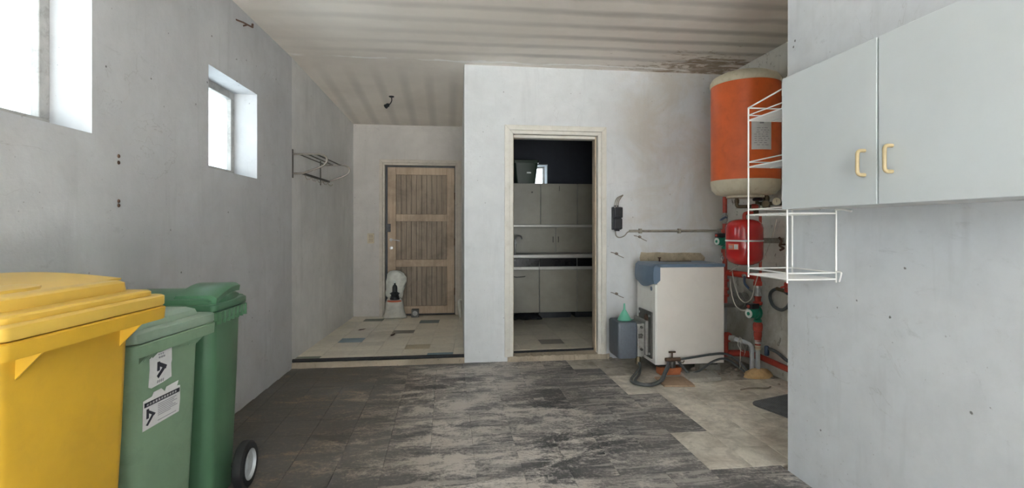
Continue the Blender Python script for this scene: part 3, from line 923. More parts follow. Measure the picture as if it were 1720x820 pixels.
yl, ya = from_corner(-0.887, 1.766, 0.58, 0.58, 86)
make_bin('recycling_bin', 'large bright yellow wheelie bin with faded stepped lid', 0.58, 0.58, 1.09, 0.465, 0.44, .0, yl, ya,
         'yellow', 'yellow_lid', ((-.165, .085), (.175, .085)), 'yellow', GB, (0.19, .10, .22), rim=.075)
gl, ga = from_corner(-0.985, 2.345, 0.48, 0.42, 83)
gbin = make_bin('garden_waste_bin', 'pale green wheelie bin with two torn white stickers', 0.48, 0.42, 0.94, 0.375, 0.345, .0, gl, ga,
                'green', 'green_lid', (), 'flat', GB, (0.13, .10, .20), rim=.085)
make_bin('waste_bin', 'dark green wheelie bin with a black wheel beside the plaster wall', 0.445, 0.37, 0.955, 0.40, 0.325, .0, (-1.248, 2.615, 0), 0.0,
         'dkgreen', 'dkgreen_lid', (), 'dome', GB, (0.10, .114, .240), rim=.075)


def sticker(parent, cx, cz, w, h, yf, poly, marks):
    """thin printed paper on the bin front (local -y face); marks = (material, polygon in sticker units)"""
    s = MB().prism([(cx + u * w, cz + v * h) for u, v in poly], lambda u, v, t: V(u, yf(v) - .0012 * t + .0004, v))
    so = s.build('sticker', 'paper', parent, True)
    for mt, pl in marks:
        MB().prism([(cx + u * w, cz + v * h) for u, v in pl], lambda u, v, t: V(u, yf(v) - .0012 - .0006 * t, v)).build('printed_mark', mt, so, True)


def yfront(v):
    bd, zr = 0.345, 0.94
    z0, z1 = zr * .62, zr - .085
    t = max(0, min(1, (v - z0) / (z1 - z0)))
    return -(bd * (.96 + .04 * t)) / 2 - .0012


def stroke(a, b, t):
    a, b = Vector(a), Vector(b)
    n = (b - a).normalized()
    n = Vector((-n.y, n.x)) * t
    return [tuple(a + n), tuple(a - n), tuple(b - n), tuple(b + n)]


def logo(cx, cy, s, k=1.0):
    """bent-arrow mark: three thick bars chasing each other round a small triangle"""
    P = lambda x, y: (cx + x * s, cy + y * s * k)
    return [stroke(P(-.34, .92), P(-.34, -.18), .16 * s), stroke(P(-.34, .66), P(.62, -.04), .16 * s), stroke(P(.46, .14), P(-.42, -.92), .16 * s)]


marks = [('ink', p) for p in logo(.02, -.02, .36, .68)]
marks += [('ink_grey', [(u, .30), (u + .07, .30), (u + .07, .35), (u, .35)]) for u in (-.10, 0.0, .10)]
marks += [('ink_grey', [(u, .40), (u + .05, .40), (u + .05, .44), (u, .44)]) for u in (-.12, -.03, .06)]
marks += [('ink_grey', stroke((u, -.42), (u + .03, -.34), .022)) for u in (-.14, -.06, .02, .10)]
sticker(gbin, -.060, .780, .125, .125, yfront,
        [(-.5, -.44), (-.38, -.5), (.12, -.46), (.5, -.40), (.47, .02), (.5, .10), (.48, .5), (-.02, .47), (-.48, .5), (-.46, .05)], marks)
marks = [('ink', [(-.47, .14), (.47, .14), (.47, .26), (-.47, .26)])]
marks += [('paper', [(-.42 + .075 * i, .17), (-.42 + .075 * i + .05, .17), (-.42 + .075 * i + .05, .23), (-.42 + .075 * i, .23)]) for i in range(11)]
marks += [('ink', p) for p in logo(-.32, -.14, .19, 1.25)]
marks += [('ink_grey', [(-.12, y), (-.12 + l, y), (-.12 + l, y + .02), (-.12, y + .02)]) for y, l in ((.06, .50), (.01, .44), (-.04, .52), (-.09, .40), (-.14, .48), (-.19, .53), (-.24, .35), (-.38, .5))]
sticker(gbin, -.045, .638, .205, .135, yfront,
        [(-.5, -.47), (.1, -.45), (.47, -.44), (.5, -.1), (.49, .32), (.40, .34), (.44, .48), (.10, .45), (.06, .34), (-.04, .47), (-.24, .46), (-.28, .36), (-.5, .33)], marks)

# ------------------------------------------------------------------ things on the window wall and in the alcove
# tubular coat rack
t = thing('coat_rack', 'tubular metal coat rack with hooks fixed to the grey wall', 'coat rack', (xl(4.96), 4.96, 1.775))


def rk(y, out, z):
    return V(xl(y) + .008 + out, y, z)


for y, zo in ((4.965, 0.0), (5.80, 0.0)):
    MB().box(xl(y), xl(y) + .006, y - .014, y + .014, 1.765, 2.03).build('wall_plate', 'chrome_dark', t, bevel=.001)
    MB().tube([rk(y, 0, 1.985), rk(y, .24, 1.990), rk(y, .295, 1.965), rk(y, .305, 1.925), rk(y, .27, 1.88), rk(y, .08, 1.805), rk(y, 0, 1.805)], .0095, 10, fillet=.05).build('end_loop', 'chrome', t, smooth=True)
for o in (.045, .125, .205):
    MB().tube([rk(4.965, o, 1.987), rk(5.80, o, 1.987)], .006, 8).build('shelf_rod', 'chrome_dark', t, smooth=True)
MB().tube([rk(4.965, .085, 1.805), rk(5.80, .085, 1.805)], .012, 8).build('hook_rail', 'chrome_dark', t, smooth=True)
for k in range(5):
    y = 5.02 + .18 * k
    MB().tube([rk(y, .085, 1.80), rk(y, .10, 1.765), rk(y, .125, 1.755), rk(y, .14, 1.775)], .004, 6, smooth=True).build('hook', 'chrome', t, smooth=True)

# rusty bracket high on the window wall
y0 = 3.86
mb = MB().tube([(xl(3.80) - .01, 3.80, 2.765), (xl(3.80) + .03, 3.86, 2.765), (xl(4.0) + .035, 4.00, 2.785)], .006, 8)
mb.tube([(xl(4.0) + .035, 3.995, 2.782), (xl(4.0) + .035, 4.0, 2.81)], .008, 8)
mb.tube([(xl(3.92) + .03, 3.92, 2.772), (xl(3.92) - .01, 3.93, 2.765)], .006, 8)
tag(mb.build('wall_bracket', 'rust', smooth=True), 'small rusty iron bracket high up near the ceiling', 'bracket')
# leftover plugs in the plaster
for z in (1.635, 1.605, 1.425, 1.405):
    y = 2.60
    mb = MB().lathe([(.010, 0), (.008, .004), (.003, .005)], (xl(y) - .001, y, z), (1, 0, 0), 10)
    tag(mb.build('wall_plug', 'rust', smooth=True), 'rusty wall plug of the ' + ('upper' if z > 1.5 else 'lower') + ' pair in plaster between the windows', 'wall plug', 'rusty plugs in the window wall')

# bare lamp holder
t = thing('lamp_holder', 'bare black lamp holder on a bent wire under alcove ceiling', 'lamp holder', (-0.64, 6.0, 2.80))
zc = CZ - .17 * (6.0 - YB - .01) / 2.74
MB().lathe([(.03, 0), (.03, .008), (.012, .016)], (-0.64, 6.0, zc), (0, 0, -1), 12).build('ceiling_rose', 'black_plastic', t, smooth=True)
MB().tube([(-.64, 6.0, zc - .01), (-.638, 6.0, zc - .05), (-.655, 6.0, zc - .085), (-.675, 6.0, zc - .10)], .006, 8, smooth=True).build('wire', 'black_plastic', t, smooth=True)
MB().lathe([(.013, 0), (.016, .01), (.022, .012), (.022, .04), (.026, .042), (.026, .055), (.018, .056), (.018, .03)], (-.668, 6.0, zc - .092), (-.7, -.25, -.6), 14).build('socket', 'black_plastic', t, smooth=True)

# light switch by the plank door
t = thing('light_switch', 'yellowed double light switch on alcove wall beside plank door', 'light switch', (-1.055, YA, 1.08))
MB().box(-1.10, -1.01, YA - .018, YA, 1.085, 1.225).build('plate', 'switch', t, bevel=.006)
for z in (1.105, 1.16):
    MB().box(-1.080, -1.030, YA - .026, YA - .017, z, z + .045).build('rocker', 'casing_tan', t, bevel=.004)

# sack with a black bottle and ring against the door
SX, SY = -0.715, 7.10
t = thing('plastic_sack', 'whitish plastic sack tied in the middle leaning on plank door', 'sack', (SX, SY, FZ))
rings = []
for z, w, d in ((0, .31, .10), (.012, .325, .13), (.05, .285, .14), (.12, .245, .15), (.20, .235, .14), (.245, .21, .12), (.275, .17, .09)):
    ring = []
    for i in range(28):
        a = 2 * math.pi * i / 28
        k = 1 + .035 * math.sin(5 * a + z * 20) + R.uniform(-.012, .012)
        c_, s_ = math.cos(a), math.sin(a)
        ring.append(V(SX + w / 2 * math.copysign(abs(c_) ** .7, c_) * k, SY + d / 2 * math.copysign(abs(s_) ** .9, s_) * k, FZ + .002 + z))
    rings.append(ring)
MB().loft(rings).build('lower_sack', 'sack', t, smooth=True)
rings = []
for z, w, d, ox in ((.265, .17, .08, 0), (.31, .235, .10, -.01), (.36, .25, .10, -.01), (.42, .235, .09, .01), (.49, .26, .085, .02), (.55, .27, .075, .02), (.60, .22, .06, .015), (.635, .13, .04, 0), (.645, .05, .02, 0)):
    ring = []
    for i in range(28):
        a = 2 * math.pi * i / 28
        k = 1 + .09 * math.sin(4 * a + z * 31) + .06 * math.sin(7 * a - z * 17) + R.uniform(-.03, .03)
        ring.append(V(SX + ox + w / 2 * math.cos(a) * k, SY + .035 + d / 2 * math.sin(a) * k, FZ + z))
    rings.append(ring)
MB().loft(rings).build('crumpled_top', 'sack_film', t, smooth=True)
MB().lathe([(.075, 0), (.10, .006), (.10, .02), (.08, .024)], (SX + .0, SY - .01, FZ + .225), (0, 0, 1), 20).build('tie_band', 'label_red', t, smooth=True)
t = thing('black_bottle', 'black conical bottle with round base standing on tied sack', 'bottle', (SX + .005, SY - .03, FZ + .255))
MB().lathe([(.045, 0), (.066, .004), (.066, .022), (.058, .026), (.056, .036), (.064, .04), (.05, .05)], (SX + .005, SY - .03, FZ + .255), (0, 0, 1), 20).build('base_ring', 'black_plastic', t, smooth=True)
MB().lathe([(.05, .05), (.055, .075), (.07, .085), (.05, .095), (.034, .105), (.034, .17), (.026, .19), (.012, .205), (.011, .225)], (SX + .005, SY - .03, FZ + .255), (0, 0, 1), 20).build('bottle_body', 'black_plastic', t, smooth=True)
MB().lathe([(.010, 0), (.012, .01), (.006, .028)], (SX + .005, SY - .03, FZ + .255 + .225), (0, 0, 1), 12).build('nozzle', 'pump_face', t, smooth=True)

# dark box at the foot of the door
t = thing('small_box', 'small dark square box standing at the foot of plank door', 'box', (-.445, 7.16, FZ))
MB().box(-.495, -.395, 7.12, 7.22, FZ, FZ + .105).build('box_body', 'chrome_dark', t, bevel=.006)
MB().lathe([(.034, 0), (.034, .004), (.026, .005)], (-.445, 7.12, FZ + .055), (0, -1, 0), 18).build('dial', 'alloy', t, smooth=True)
# bent pale pipe at the alcove corner
mb = MB().tube([(.205, 7.02, FZ + .245), (.165, 7.02, FZ + .245), (.150, 7.02, FZ + .225), (.155, 7.02, FZ + .14), (.175, 7.02, FZ + .005)], lambda k: .014 if k < .35 else .022, 10, fillet=.03)
tag(mb.build('waste_pipe', 'casing_white', smooth=True), 'short bent whitish pipe at the alcove corner beside plank door', 'pipe')

# ------------------------------------------------------------------ kitchen seen through the doorway
YF, YU = 6.65, 6.95
for k, (a, b) in enumerate(((.69, 1.20), (1.20, 1.71), (1.71, 2.22))):
    t = thing('base_cabinet', ('shiny grey kitchen base cabinet with a chipped handle line', 'dull grey kitchen base cabinet with wide black drawer', 'grey kitchen base cabinet half hidden by the jamb beside junction box')[k], 'cabinet', ((a + b) / 2, YF + .3, FZ), 0, 'kitchen base cabinets')
    MB().box(a + .001, b - .001, YF + .02, YK - .01, .19, .905).build('carcass', 'kit_body', t)
    MB().box(a + .03, b - .03, YF + .22, YK - .05, FZ, .19).build('plinth', 'black_plastic', t)
    MB().box(a + .004, b - .004, YF, YF + .019, .185, .745).build('door', 'kit_door', t, bevel=.004)
    MB().box(a + .002, b - .002, YF + .012, YF + .021, .75, .785).build('handle_strip', 'kit_top', t, bevel=.003)
    MB().box(a + .004, b - .004, YF + .008, YF + .021, .79, .898).build('drawer', 'kit_black', t, bevel=.003)
    if k == 0:
        MB().tube([(a + .17, YF - .001, .66), (a + .20, YF - .02, .655), (a + .29, YF - .02, .66), (a + .32, YF - .001, .665)], .005, 6).build('handle', 'chrome_dark', t)
o = MB().box(.66, 2.25, YF - .02, YK - .005, .908, .948).build('worktop', 'kit_top', bevel=.004)
tag(o, 'long pale kitchen worktop over the grey base cabinets', 'worktop')
for k, (a, b) in enumerate(((.75, 1.27), (1.27, 1.79), (1.79, 2.31))):
    t = thing('wall_cabinet', ('grey kitchen wall cabinet below the dark green crate', 'grey kitchen wall cabinet with a small scratch near top edge', 'grey kitchen wall cabinet half hidden by jamb beside junction box')[k], 'cabinet', ((a + b) / 2, YU + .2, 1.34), 0, 'kitchen wall cabinets')
    MB().box(a + .001, b - .001, YU + .02, YK - .01, 1.345, 1.91).build('carcass', 'kit_body', t)
    MB().box(a + .005, b - .005, YU, YU + .019, 1.35, 1.912).build('door', 'kit_door', t, bevel=.003)
    if k == 0:
        MB().lathe([(.008, 0), (.012, .012), (.006, .02)], (b - .12, YU, 1.79), (0, -1, 0), 10).build('knob', 'chrome_dark', t)
    if k == 1:
        MB().box(a + .26, a + .268, YU - .003, YU, 1.81, 1.88).build('handle', 'chrome_dark', t)
t = thing('sideboard_back', 'grey panelled back unit with two doors between worktop and wall cabinets', 'cabinet', (1.5, YU + .2, .948))
MB().box(.75, 2.31, YU + .05, YK - .01, .949, 1.31).build('carcass', 'kit_body', t)
MB().box(.72, 2.33, YU - .01, YK - .01, 1.312, 1.343).build('shelf_board', 'kit_top', t, bevel=.003)
for a, b in ((.75, 1.485), (1.49, 2.31)):
    dr = MB().box(a + .003, b - .003, YU + .028, YU + .049, .955, 1.306).build('door', 'kit_door', t, bevel=.003)
    MB().box(a + .03 if a > 1 else b - .04, a + .04 if a > 1 else b - .03, YU + .012, YU + .028, 1.10, 1.18).build('handle', 'chrome_dark', dr)
t = thing('kitchen_tap', 'chrome kitchen tap on the worktop before grey panelled unit', 'tap', (.93, 6.83, .948))
MB().lathe([(.022, 0), (.02, .02), (.014, .03), (.014, .20)], (.90, 6.83, .948), (0, 0, 1), 12).build('stem', 'steel', t, smooth=True)
MB().tube([(.90, 6.83, 1.14), (.92, 6.80, 1.19), (.96, 6.74, 1.19), (.975, 6.72, 1.155)], .010, 8, smooth=True).build('spout', 'steel', t, smooth=True)
MB().lathe([(.012, 0), (.018, .01), (.018, .03), (.008, .034)], (.90, 6.81, 1.10), (0, -1, 0), 10).build('lever', 'steel', t, smooth=True)
# dark crate on top
t = thing('plastic_crate', 'dark green lidded plastic crate on top of kitchen wall cabinets', 'crate', (1.06, 7.16, 1.912))
MB().loft([rrect(.27, .26, .03, 1.913, 1.075, 7.15), rrect(.335, .32, .03, 2.20, 1.075, 7.15)]).build('crate_body', 'crate_green', t, smooth=True)
MB().loft([rrect(.36, .345, .03, 2.20, 1.075, 7.15), rrect(.36, .345, .03, 2.235, 1.075, 7.15), rrect(.33, .315, .03, 2.245, 1.075, 7.15)]).build('crate_lid', 'crate_green', t, smooth=True)
MB().box(1.085, 1.145, 6.9955, 7.0, 2.055, 2.075).build('label', 'pump_face', t)
# crumpled bag under the base cabinet
rings = []
for i in range(9):
    a = i / 8
    x = .83 + .42 * a
    rr = .055 * (math.sin(math.pi * min(1, a * .97 + .02)) ** .5) + .004
    rings.append([V(x, 6.74 + rr * 1.3 * math.cos(q) * (1 + R.uniform(-.2, .2)), FZ + .002 + max(0, rr * .95 + rr * .9 * math.sin(q) * (1 + R.uniform(-.2, .2)))) for q in (2 * math.pi * k / 10 for k in range(10))])
tag(MB().loft(rings).build('rubbish_bag', 'dark_bag', smooth=True), 'crumpled shiny black bag pushed under the kitchen base cabinet', 'bag')

# ------------------------------------------------------------------ white wall cabinet on the partition
t = thing('wall_cupboard', 'white two-door wall cupboard with beige handles on white partition', 'cupboard', (1.655, 1.63, 1.385))
MB().box(1.521, 1.809, 1.105, 2.145, 1.387, 1.970).build('carcass', 'cab_under', t, bevel=.002)
MB().box(1.5195, 1.5215, 1.105, 2.145, 1.388, 1.969).build('shadow_gap', 'cab_edge', t)
for y0, y1, hy in ((1.631, 2.147, 1.682), (1.105, 1.623, 1.566)):
    dr = MB().box(1.500, 1.519, y0, y1, 1.384, 1.973).build('door', 'cab_white', t, bevel=.002)
    MB().tube([(1.501, hy, 1.492), (1.470, hy, 1.492), (1.470, hy, 1.580), (1.501, hy, 1.580)], .0068, 10, fillet=.018).build('handle', 'handle_tan', dr, smooth=True)

# ------------------------------------------------------------------ white wire rack hung beside the cupboard
t = thing('wire_rack', 'white wire shelf rack with four tiers hung beside wall cupboard', 'wire rack', (1.68, 2.34, 1.05))
A, B, C, D = (1.555, 2.494), (1.555, 2.187), (1.802, 2.494), (1.802, 2.187)
for p, z1 in ((A, 1.925), (B, 1.955), (C, 1.925), (D, 1.955)):
    MB().tube([(*p, 1.045), (*p, z1)], .0042, 8).build('upright', 'wire_white', t, smooth=True)
MB().tube([(*C, 1.925), (*A, 1.925), (*B, 1.955), (*D, 1.955)], .0042, 8).build('top_rail', 'wire_white', t, smooth=True)
for zs, zr in ((1.060, 1.090), (1.368, 1.396), (1.617, 1.643), (1.860, 1.887)):
    for z, r in ((zs, .0038), (zr, .0034)):
        MB().tube([(*C, z), (*A, z), (*B, z), (*D, z), (*C, z)], r, 8).build('shelf_rail', 'wire_white', t, smooth=True)
    mb = MB()
    for k in range(1, 24):
        y = A[1] + (B[1] - A[1]) * k / 24
        mb.tube([(A[0], y, zs), (C[0], y, zs)], .0018, 5)
    mb.tube([((A[0] + C[0]) / 2, A[1], zs - .003), ((A[0] + C[0]) / 2, B[1], zs - .003)], .0025, 6)
    mb.build('shelf_wires', 'wire_white', t, smooth=True, props={'kind': 'stuff'})
MB().tube([(1.800, 2.187, 1.095), (1.800, 2.155, 1.095), (1.796, 2.150, 1.08), (1.800, 2.165, 1.05)], .0035, 6, smooth=True).build('hook_end', 'wire_white', t, smooth=True)
MB().tube([(1.800, 2.187, 1.385), (1.797, 2.14, 1.384), (1.790, 2.08, 1.374)], .0045, 6, smooth=True).build('hanger_arm', 'wire_white', t, smooth=True)

# ------------------------------------------------------------------ boiler
BX0, BX1, BY0, BY1, BZ0, BZ1 = 1.830, 2.460, 4.32, 4.76, .09, .950
t = thing('oil_boiler', 'cream floor-standing boiler with slate blue hood on bricks', 'boiler', (2.14, 4.54, .09))
MB().box(BX0 + .012, BX1 - .004, BY0 + .012, BY1, BZ0 + .005, BZ1 - .005).build('boiler_body', 'alloy', t)
MB().box(BX0 + .004, BX1, BY0, BY0 + .012, BZ0, BZ1).build('side_panel', 'boiler_side', t, bevel=.003)
MB().box(BX0 - .014, BX0 + .012, BY0 + .002, BY1, BZ0, .80).build('front_panel', 'boiler_front', t, bevel=.006)
MB().box(BX0 - .005, BX1 + .01, BY0 - .004, BY1 + .01, BZ1, BZ1 + .030).build('top_cover', 'boiler_blue', t, bevel=.006)
# bulging hood over the upper front
rings = []
ny = 10
for i in range(ny + 1):
    y = BY0 - .004 + (BY1 - BY0 + .008) * i / ny
    q = math.sin(math.pi * i / ny)
    lowz = .785 + .020 * math.cos(2 * math.pi * i / ny)
    bul = .035 + .018 * q
    rings.append([V(BX0 + .03, y, BZ1 + .030), V(BX0 - .005, y, BZ1 + .028), V(BX0 - bul * .8, y, BZ1 + .005), V(BX0 - bul, y, BZ1 - .05), V(BX0 - bul, y, lowz + .04), V(BX0 - bul * .7, y, lowz), V(BX0 - .004, y, lowz), V(BX0 + .03, y, lowz + .03)])
MB().loft(rings).build('hood', 'boiler_blue', t, smooth=True)
MB().lathe([(.020, 0), (.020, .003), (.012, .004)], (BX0 - .013, BY0 + .09, .755), (-1, 0, 0), 18).build('badge', 'boiler_blue', t, smooth=True)
pl = MB().box(BX0 - .030, BX0 - .012, BY0 + .06, BY1 - .08, .13, .545).build('burner_plate', 'chrome_dark', t, bevel=.004)
MB().lathe([(.035, 0), (.035, .01), (.02, .014)], (BX0 - .030, BY0 + .16, .48), (-1, 0, 0), 16).build('sight_glass', 'rust', pl, smooth=True)
for y, z in ((BY0 + .085, .17), (BY0 + .085, .51), (BY1 - .105, .17), (BY1 - .105, .51)):
    MB().lathe([(.012, 0), (.012, .01)], (BX0 - .030, y, z), (-1, 0, 0), 6).build('bolt', 'steel', pl)
mb = MB().box(2.02, 2.30, 4.62, 4.72, BZ1 + .03, BZ1 + .036)
mb.build('flue_cleaning_plate', 'brass', t, bevel=.002)
MB().lathe([(.008, 0), (.008, .03), (.016, .032), (.016, .04)], (2.00, 4.66, BZ1 + .03), (0, 0, 1), 10).build('sensor_stub', 'rust', t, smooth=True)
# feet
for x in (BX0 + .06, BX1 - .08):
    MB().box(x - .04, x + .04, 4.36, 4.72, .065, BZ0).build('skid', 'chrome_dark', t)

# burner in front of the boiler
t = thing('oil_burner', 'oil burner with blue-grey cover box mounted on boiler front', 'burner', (1.66, 4.60, .11))
MB().loft([rrect(.165, .265, .02, .118, 1.615, 4.595), rrect(.18, .285, .02, .14, 1.615, 4.595), rrect(.18, .285, .02, .428, 1.615, 4.595), rrect(.165, .27, .02, .444, 1.615, 4.595)]).build('cover', 'burner_grey', t, smooth=True)
MB().box(1.705, 1.775, 4.46, 4.72, .13, .43).build('housing', 'alloy', t, bevel=.01)
MB().box(1.775, 1.801, 4.44, 4.74, .15, .46).build('flange', 'alloy', t, bevel=.004)
for z in (.20, .33, .40):
    MB().lathe([(.012, 0), (.012, .02), (.007, .022)], (1.74, 4.46, z), (0, -1, 0), 8).build('screw_boss', 'chrome_dark', t)
MB().box(1.712, 1.75, 4.452, 4.46, .30, .34).build('rating_plate', 'chrome_dark', t)
MB().lathe([(.025, 0), (.025, .06), (.018, .07)], (1.725, 4.50, .06), (0, 0, 1), 14).build('oil_pump', 'brass', t, smooth=True)

t = thing('funnel', 'mint green plastic funnel standing upside down on burner cover', 'funnel', (1.625, 4.58, .444))
MB().lathe([(.060, .0), (.064, .004), (.062, .010), (.020, .088), (.0105, .10), (.0075, .155), (.0060, .155), (.008, .10), (.017, .085), (.056, .008)], (1.625, 4.58, .4445), (0, 0, 1), 24).build('cone', 'funnel', t, smooth=True)
MB().tube([(1.685, 4.575, .450), (1.703, 4.57, .452), (1.703, 4.58, .452)], .004, 6).build('hang_tab', 'funnel', t)

# hoses, oil filter, bricks
for k, off in enumerate((0.0, .028)):
    mb = MB().tube([(1.725 + off * .3, 4.49, .075), (1.72, 4.43, .05), (1.66 - off, 4.30, .022 + off * .5), (1.56 - off * 1.2, 4.13, .016), (1.62, 4.03 - off, .016), (1.76, 4.10 - off, .020), (1.84, 4.18 - off, .07), (1.90 + off * .3, 4.235, .135 - off)], .011, 8, smooth=True)
    tag(mb.build('oil_hose', 'hose', smooth=True), ('inner', 'outer')[k] + ' of the two dark oil hoses looping before the burner', 'hose', 'oil hoses at the burner')
t = thing('oil_filter', 'rusty oil filter with tap handle beside boiler side panel', 'filter', (1.945, 4.26, .07))
MB().lathe([(.012, 0), (.030, .006), (.034, .05), (.030, .06)], (1.945, 4.27, .075), (0, 0, 1), 16).build('filter_bowl', 'chrome_dark', t, smooth=True)
MB().tube([(1.885, 4.265, .150), (2.02, 4.265, .150)], .017, 10).build('filter_head', 'rust', t, smooth=True)
mb = MB().tube([(1.945, 4.265, .15), (1.945, 4.262, .215)], .007, 8)
mb.tube([(1.915, 4.262, .215), (1.975, 4.262, .215)], .008, 8)
mb.build('tap_handle', 'rust', t, smooth=True)
MB().tube([(2.00, 4.26, .14), (2.03, 4.24, .125), (2.05, 4.25, .14)], .004, 6, smooth=True).build('lever', 'brass', t)
mb = MB().tube([(2.02, 4.265, .150), (2.15, 4.27, .163), (2.32, 4.285, .178), (2.46, 4.29, .175), (2.56, 4.27, .12), (2.62, 4.22, .04)], .011, 8, smooth=True)
tag(mb.build('oil_line', 'hose', smooth=True), 'upper dark oil line running along boiler side panel', 'hose')
mb = MB().tube([(2.0, 4.262, .135), (2.06, 4.25, .06), (2.10, 4.24, .025), (2.20, 4.255, .05), (2.33, 4.27, .12), (2.45, 4.275, .135), (2.55, 4.23, .07), (2.60, 4.17, .02)], .010, 8, smooth=True)
tag(mb.build('oil_line', 'hose', smooth=True), 'lower dark oil line sagging below the boiler side panel', 'hose')

o = MB().box(-.098, .098, -.05, .05, 0, .062).build('brick', 'brick', bevel=.005)
o.location = (1.955, 4.355, .001)
tag(o, 'orange brick lying flat under the boiler front edge', 'brick')
o = MB().box(-.10, .10, -.05, .05, 0, .062).build('brick', 'slab', bevel=.006)
o.location = (2.37, 4.45, .001)
tag(o, 'grey stone block under the boiler by the red pipes', 'brick')
o = MB().loft([[V(-.16, -.10, 0), V(.14, -.11, 0), V(.17, .09, 0), V(-.13, .11, 0)], [V(-.155, -.095, .034), V(.135, -.105, .034), V(.165, .085, .034), V(-.125, .105, .034)]]).build('paving_slab', 'slab', bevel=.005)
o.location = (2.165, 4.19, .002)
o.rotation_euler = (.02, -.02, .05)
tag(o, 'cracked grey concrete slab lying on the tiles before boiler', 'slab')
o = MB().loft([[V(-.13, -.13, 0), V(.13, -.12, 0), V(.13, .13, 0), V(-.14, .12, 0)], [V(-.127, -.127, .014), V(.127, -.117, .014), V(.127, .127, .014), V(-.137, .117, .014)]]).build('loose_tile', 'terracotta', bevel=.002)
o.location = (1.895, 4.10, .001)
o.rotation_euler = (0, .01, -.12)
tag(o, 'loose brownish floor tile lying flat under the oil hoses', 'tile')


def stone(x, y, r, mat='rubble', name='rubble_stone'):
    rings = []
    for z, k in ((0, .8), (.35, 1.0), (.75, .8), (1.0, .35)):
        rings.append([V(x + r * k * math.cos(a) * R.uniform(.75, 1.2), y + r * k * math.sin(a) * R.uniform(.7, 1.1), .001 + z * r * .95) for a in (2 * math.pi * i / 7 for i in range(7))])
    return MB().loft(rings).build(name, mat)


for x, y, r in ((2.22, 4.40, .04), (2.29, 4.36, .032), (2.44, 4.30, .026), (2.50, 4.34, .035), (2.56, 4.40, .03), (2.47, 4.22, .018), (2.53, 4.20, .014), (2.39, 4.27, .016), (2.60, 4.36, .028), (2.69, 4.40, .03), (2.74, 4.32, .022), (2.78, 4.10, .016), (2.72, 3.93, .012), (1.60, 4.90, .022), (1.57, 4.86, .016)):
    tag(stone(x, y, r), 'small lump of rubble on the dirty floor around the boiler', 'rubble', 'rubble around the boiler')

# ------------------------------------------------------------------ hot water tank
TX, TY = 2.52, 4.09
t = thing('water_heater', 'orange cylindrical water heater with cream end caps hung on wall', 'water heater', (TX, TY, 1.55))
MB().lathe([(.275, 1.685), (.275, 2.515)], (TX, TY, 0), seg=56).build('tank_shell', 'orange', t, smooth=True)
MB().lathe([(.277, 2.505), (.283, 2.515), (.280, 2.545), (.262, 2.575), (.20, 2.606), (.11, 2.622), (.02, 2.626)], (TX, TY, 0), seg=56).build('top_cap', 'tank_cap', t, smooth=True)
MB().lathe([(.278, 1.70), (.277, 1.672), (.268, 1.625), (.235, 1.588), (.19, 1.575), (.01, 1.572)], (TX, TY, 0), seg=56).build('bottom_cap', 'tank_cap', t, smooth=True)
MB().lathe([(.15, 1.573), (.15, 1.556), (.02, 1.555)], (TX, TY, 0), seg=40).build('flange_cover', 'tank_cap', t, smooth=True)
for z in (1.85, 2.35):
    MB().box(TX + .24, 2.849, TY - .14, TY + .14, z, z + .05).build('wall_bracket', 'chrome_dark', t)


def curved(mbx, cx, cy, r, a0, a1, z0, z1, n=8, th=.0012):
    vs, fs = [], []
    for i in range(n + 1):
        a = math.radians(a0 + (a1 - a0) * i / n)
        for rr in (r, r + th):
            for z in (z0, z1):
                vs.append(V(cx + rr * math.cos(a), cy + rr * math.sin(a), z))
    for i in range(n):
        o = 4 * i
        fs += [(o + 2, o + 6, o + 7, o + 3), (o, o + 1, o + 5, o + 4), (o + 1, o + 3, o + 7, o + 5), (o, o + 4, o + 6, o + 2)]
    fs += [(0, 2, 3, 1), (4 * n, 4 * n + 1, 4 * n + 3, 4 * n + 2)]
    return mbx.add(vs, fs)


lb = curved(MB(), TX, TY, .2755, -112, -78, 1.930, 2.165).build('paper_label', 'paper', t)
mb = MB()
for k in range(9):
    z = 2.10 - .017 * k
    a = -108 + R.uniform(0, 5)
    while a < -84:
        b = a + R.uniform(2, 6)
        curved(mb, TX, TY, .2768, a, min(b, -82), z, z + .004, 2, .0006)
        a = b + R.uniform(1.5, 5)
curved(mb, TX, TY, .2768, -99, -92, 2.137, 2.149, 2, .0006)
mb.build('printed_text', 'ink_grey', lb)

# valve group below the tank
t = thing('safety_valve_group', 'dark brass safety valve group with pressure gauge below orange tank', 'valve', (2.62, 4.03, 1.45))
MB().tube([(2.45, 4.10, 1.553), (2.45, 4.10, 1.482), (2.56, 4.055, 1.482)], .015, 10, fillet=.02).build('outlet_elbow', 'brass', t, smooth=True)
MB().lathe([(.022, 0), (.022, .03)], (2.45, 4.10, 1.51), (0, 0, 1), 6).build('union_nut', 'brass', t)
MB().lathe([(.019, 0), (.022, .01), (.022, .05), (.014, .055)], (2.555, 4.056, 1.482), (.92, -.38, 0), 12).build('red_cap', 'red_pipe', t, smooth=True)
MB().tube([(2.60, 4.045, 1.556), (2.60, 4.045, 1.40)], .014, 10).build('inlet_pipe', 'brass', t, smooth=True)
MB().lathe([(.036, 0), (.042, .008), (.040, .022), (.02, .030)], (2.60, 4.035, 1.528), (0, 0, 1), 16).build('black_knob', 'black_plastic', t, smooth=True)
MB().lathe([(.020, 0), (.026, .01), (.026, .035), (.018, .04)], (2.60, 4.045, 1.462), (0, 0, 1), 6).build('union_nut', 'alloy', t)
mb = MB().lathe([(.022, 0), (.030, .015), (.030, .05), (.020, .07), (.024, .08), (.024, .11), (.012, .125)], (2.665, 4.015, 1.452), (0, 0, 1), 14)
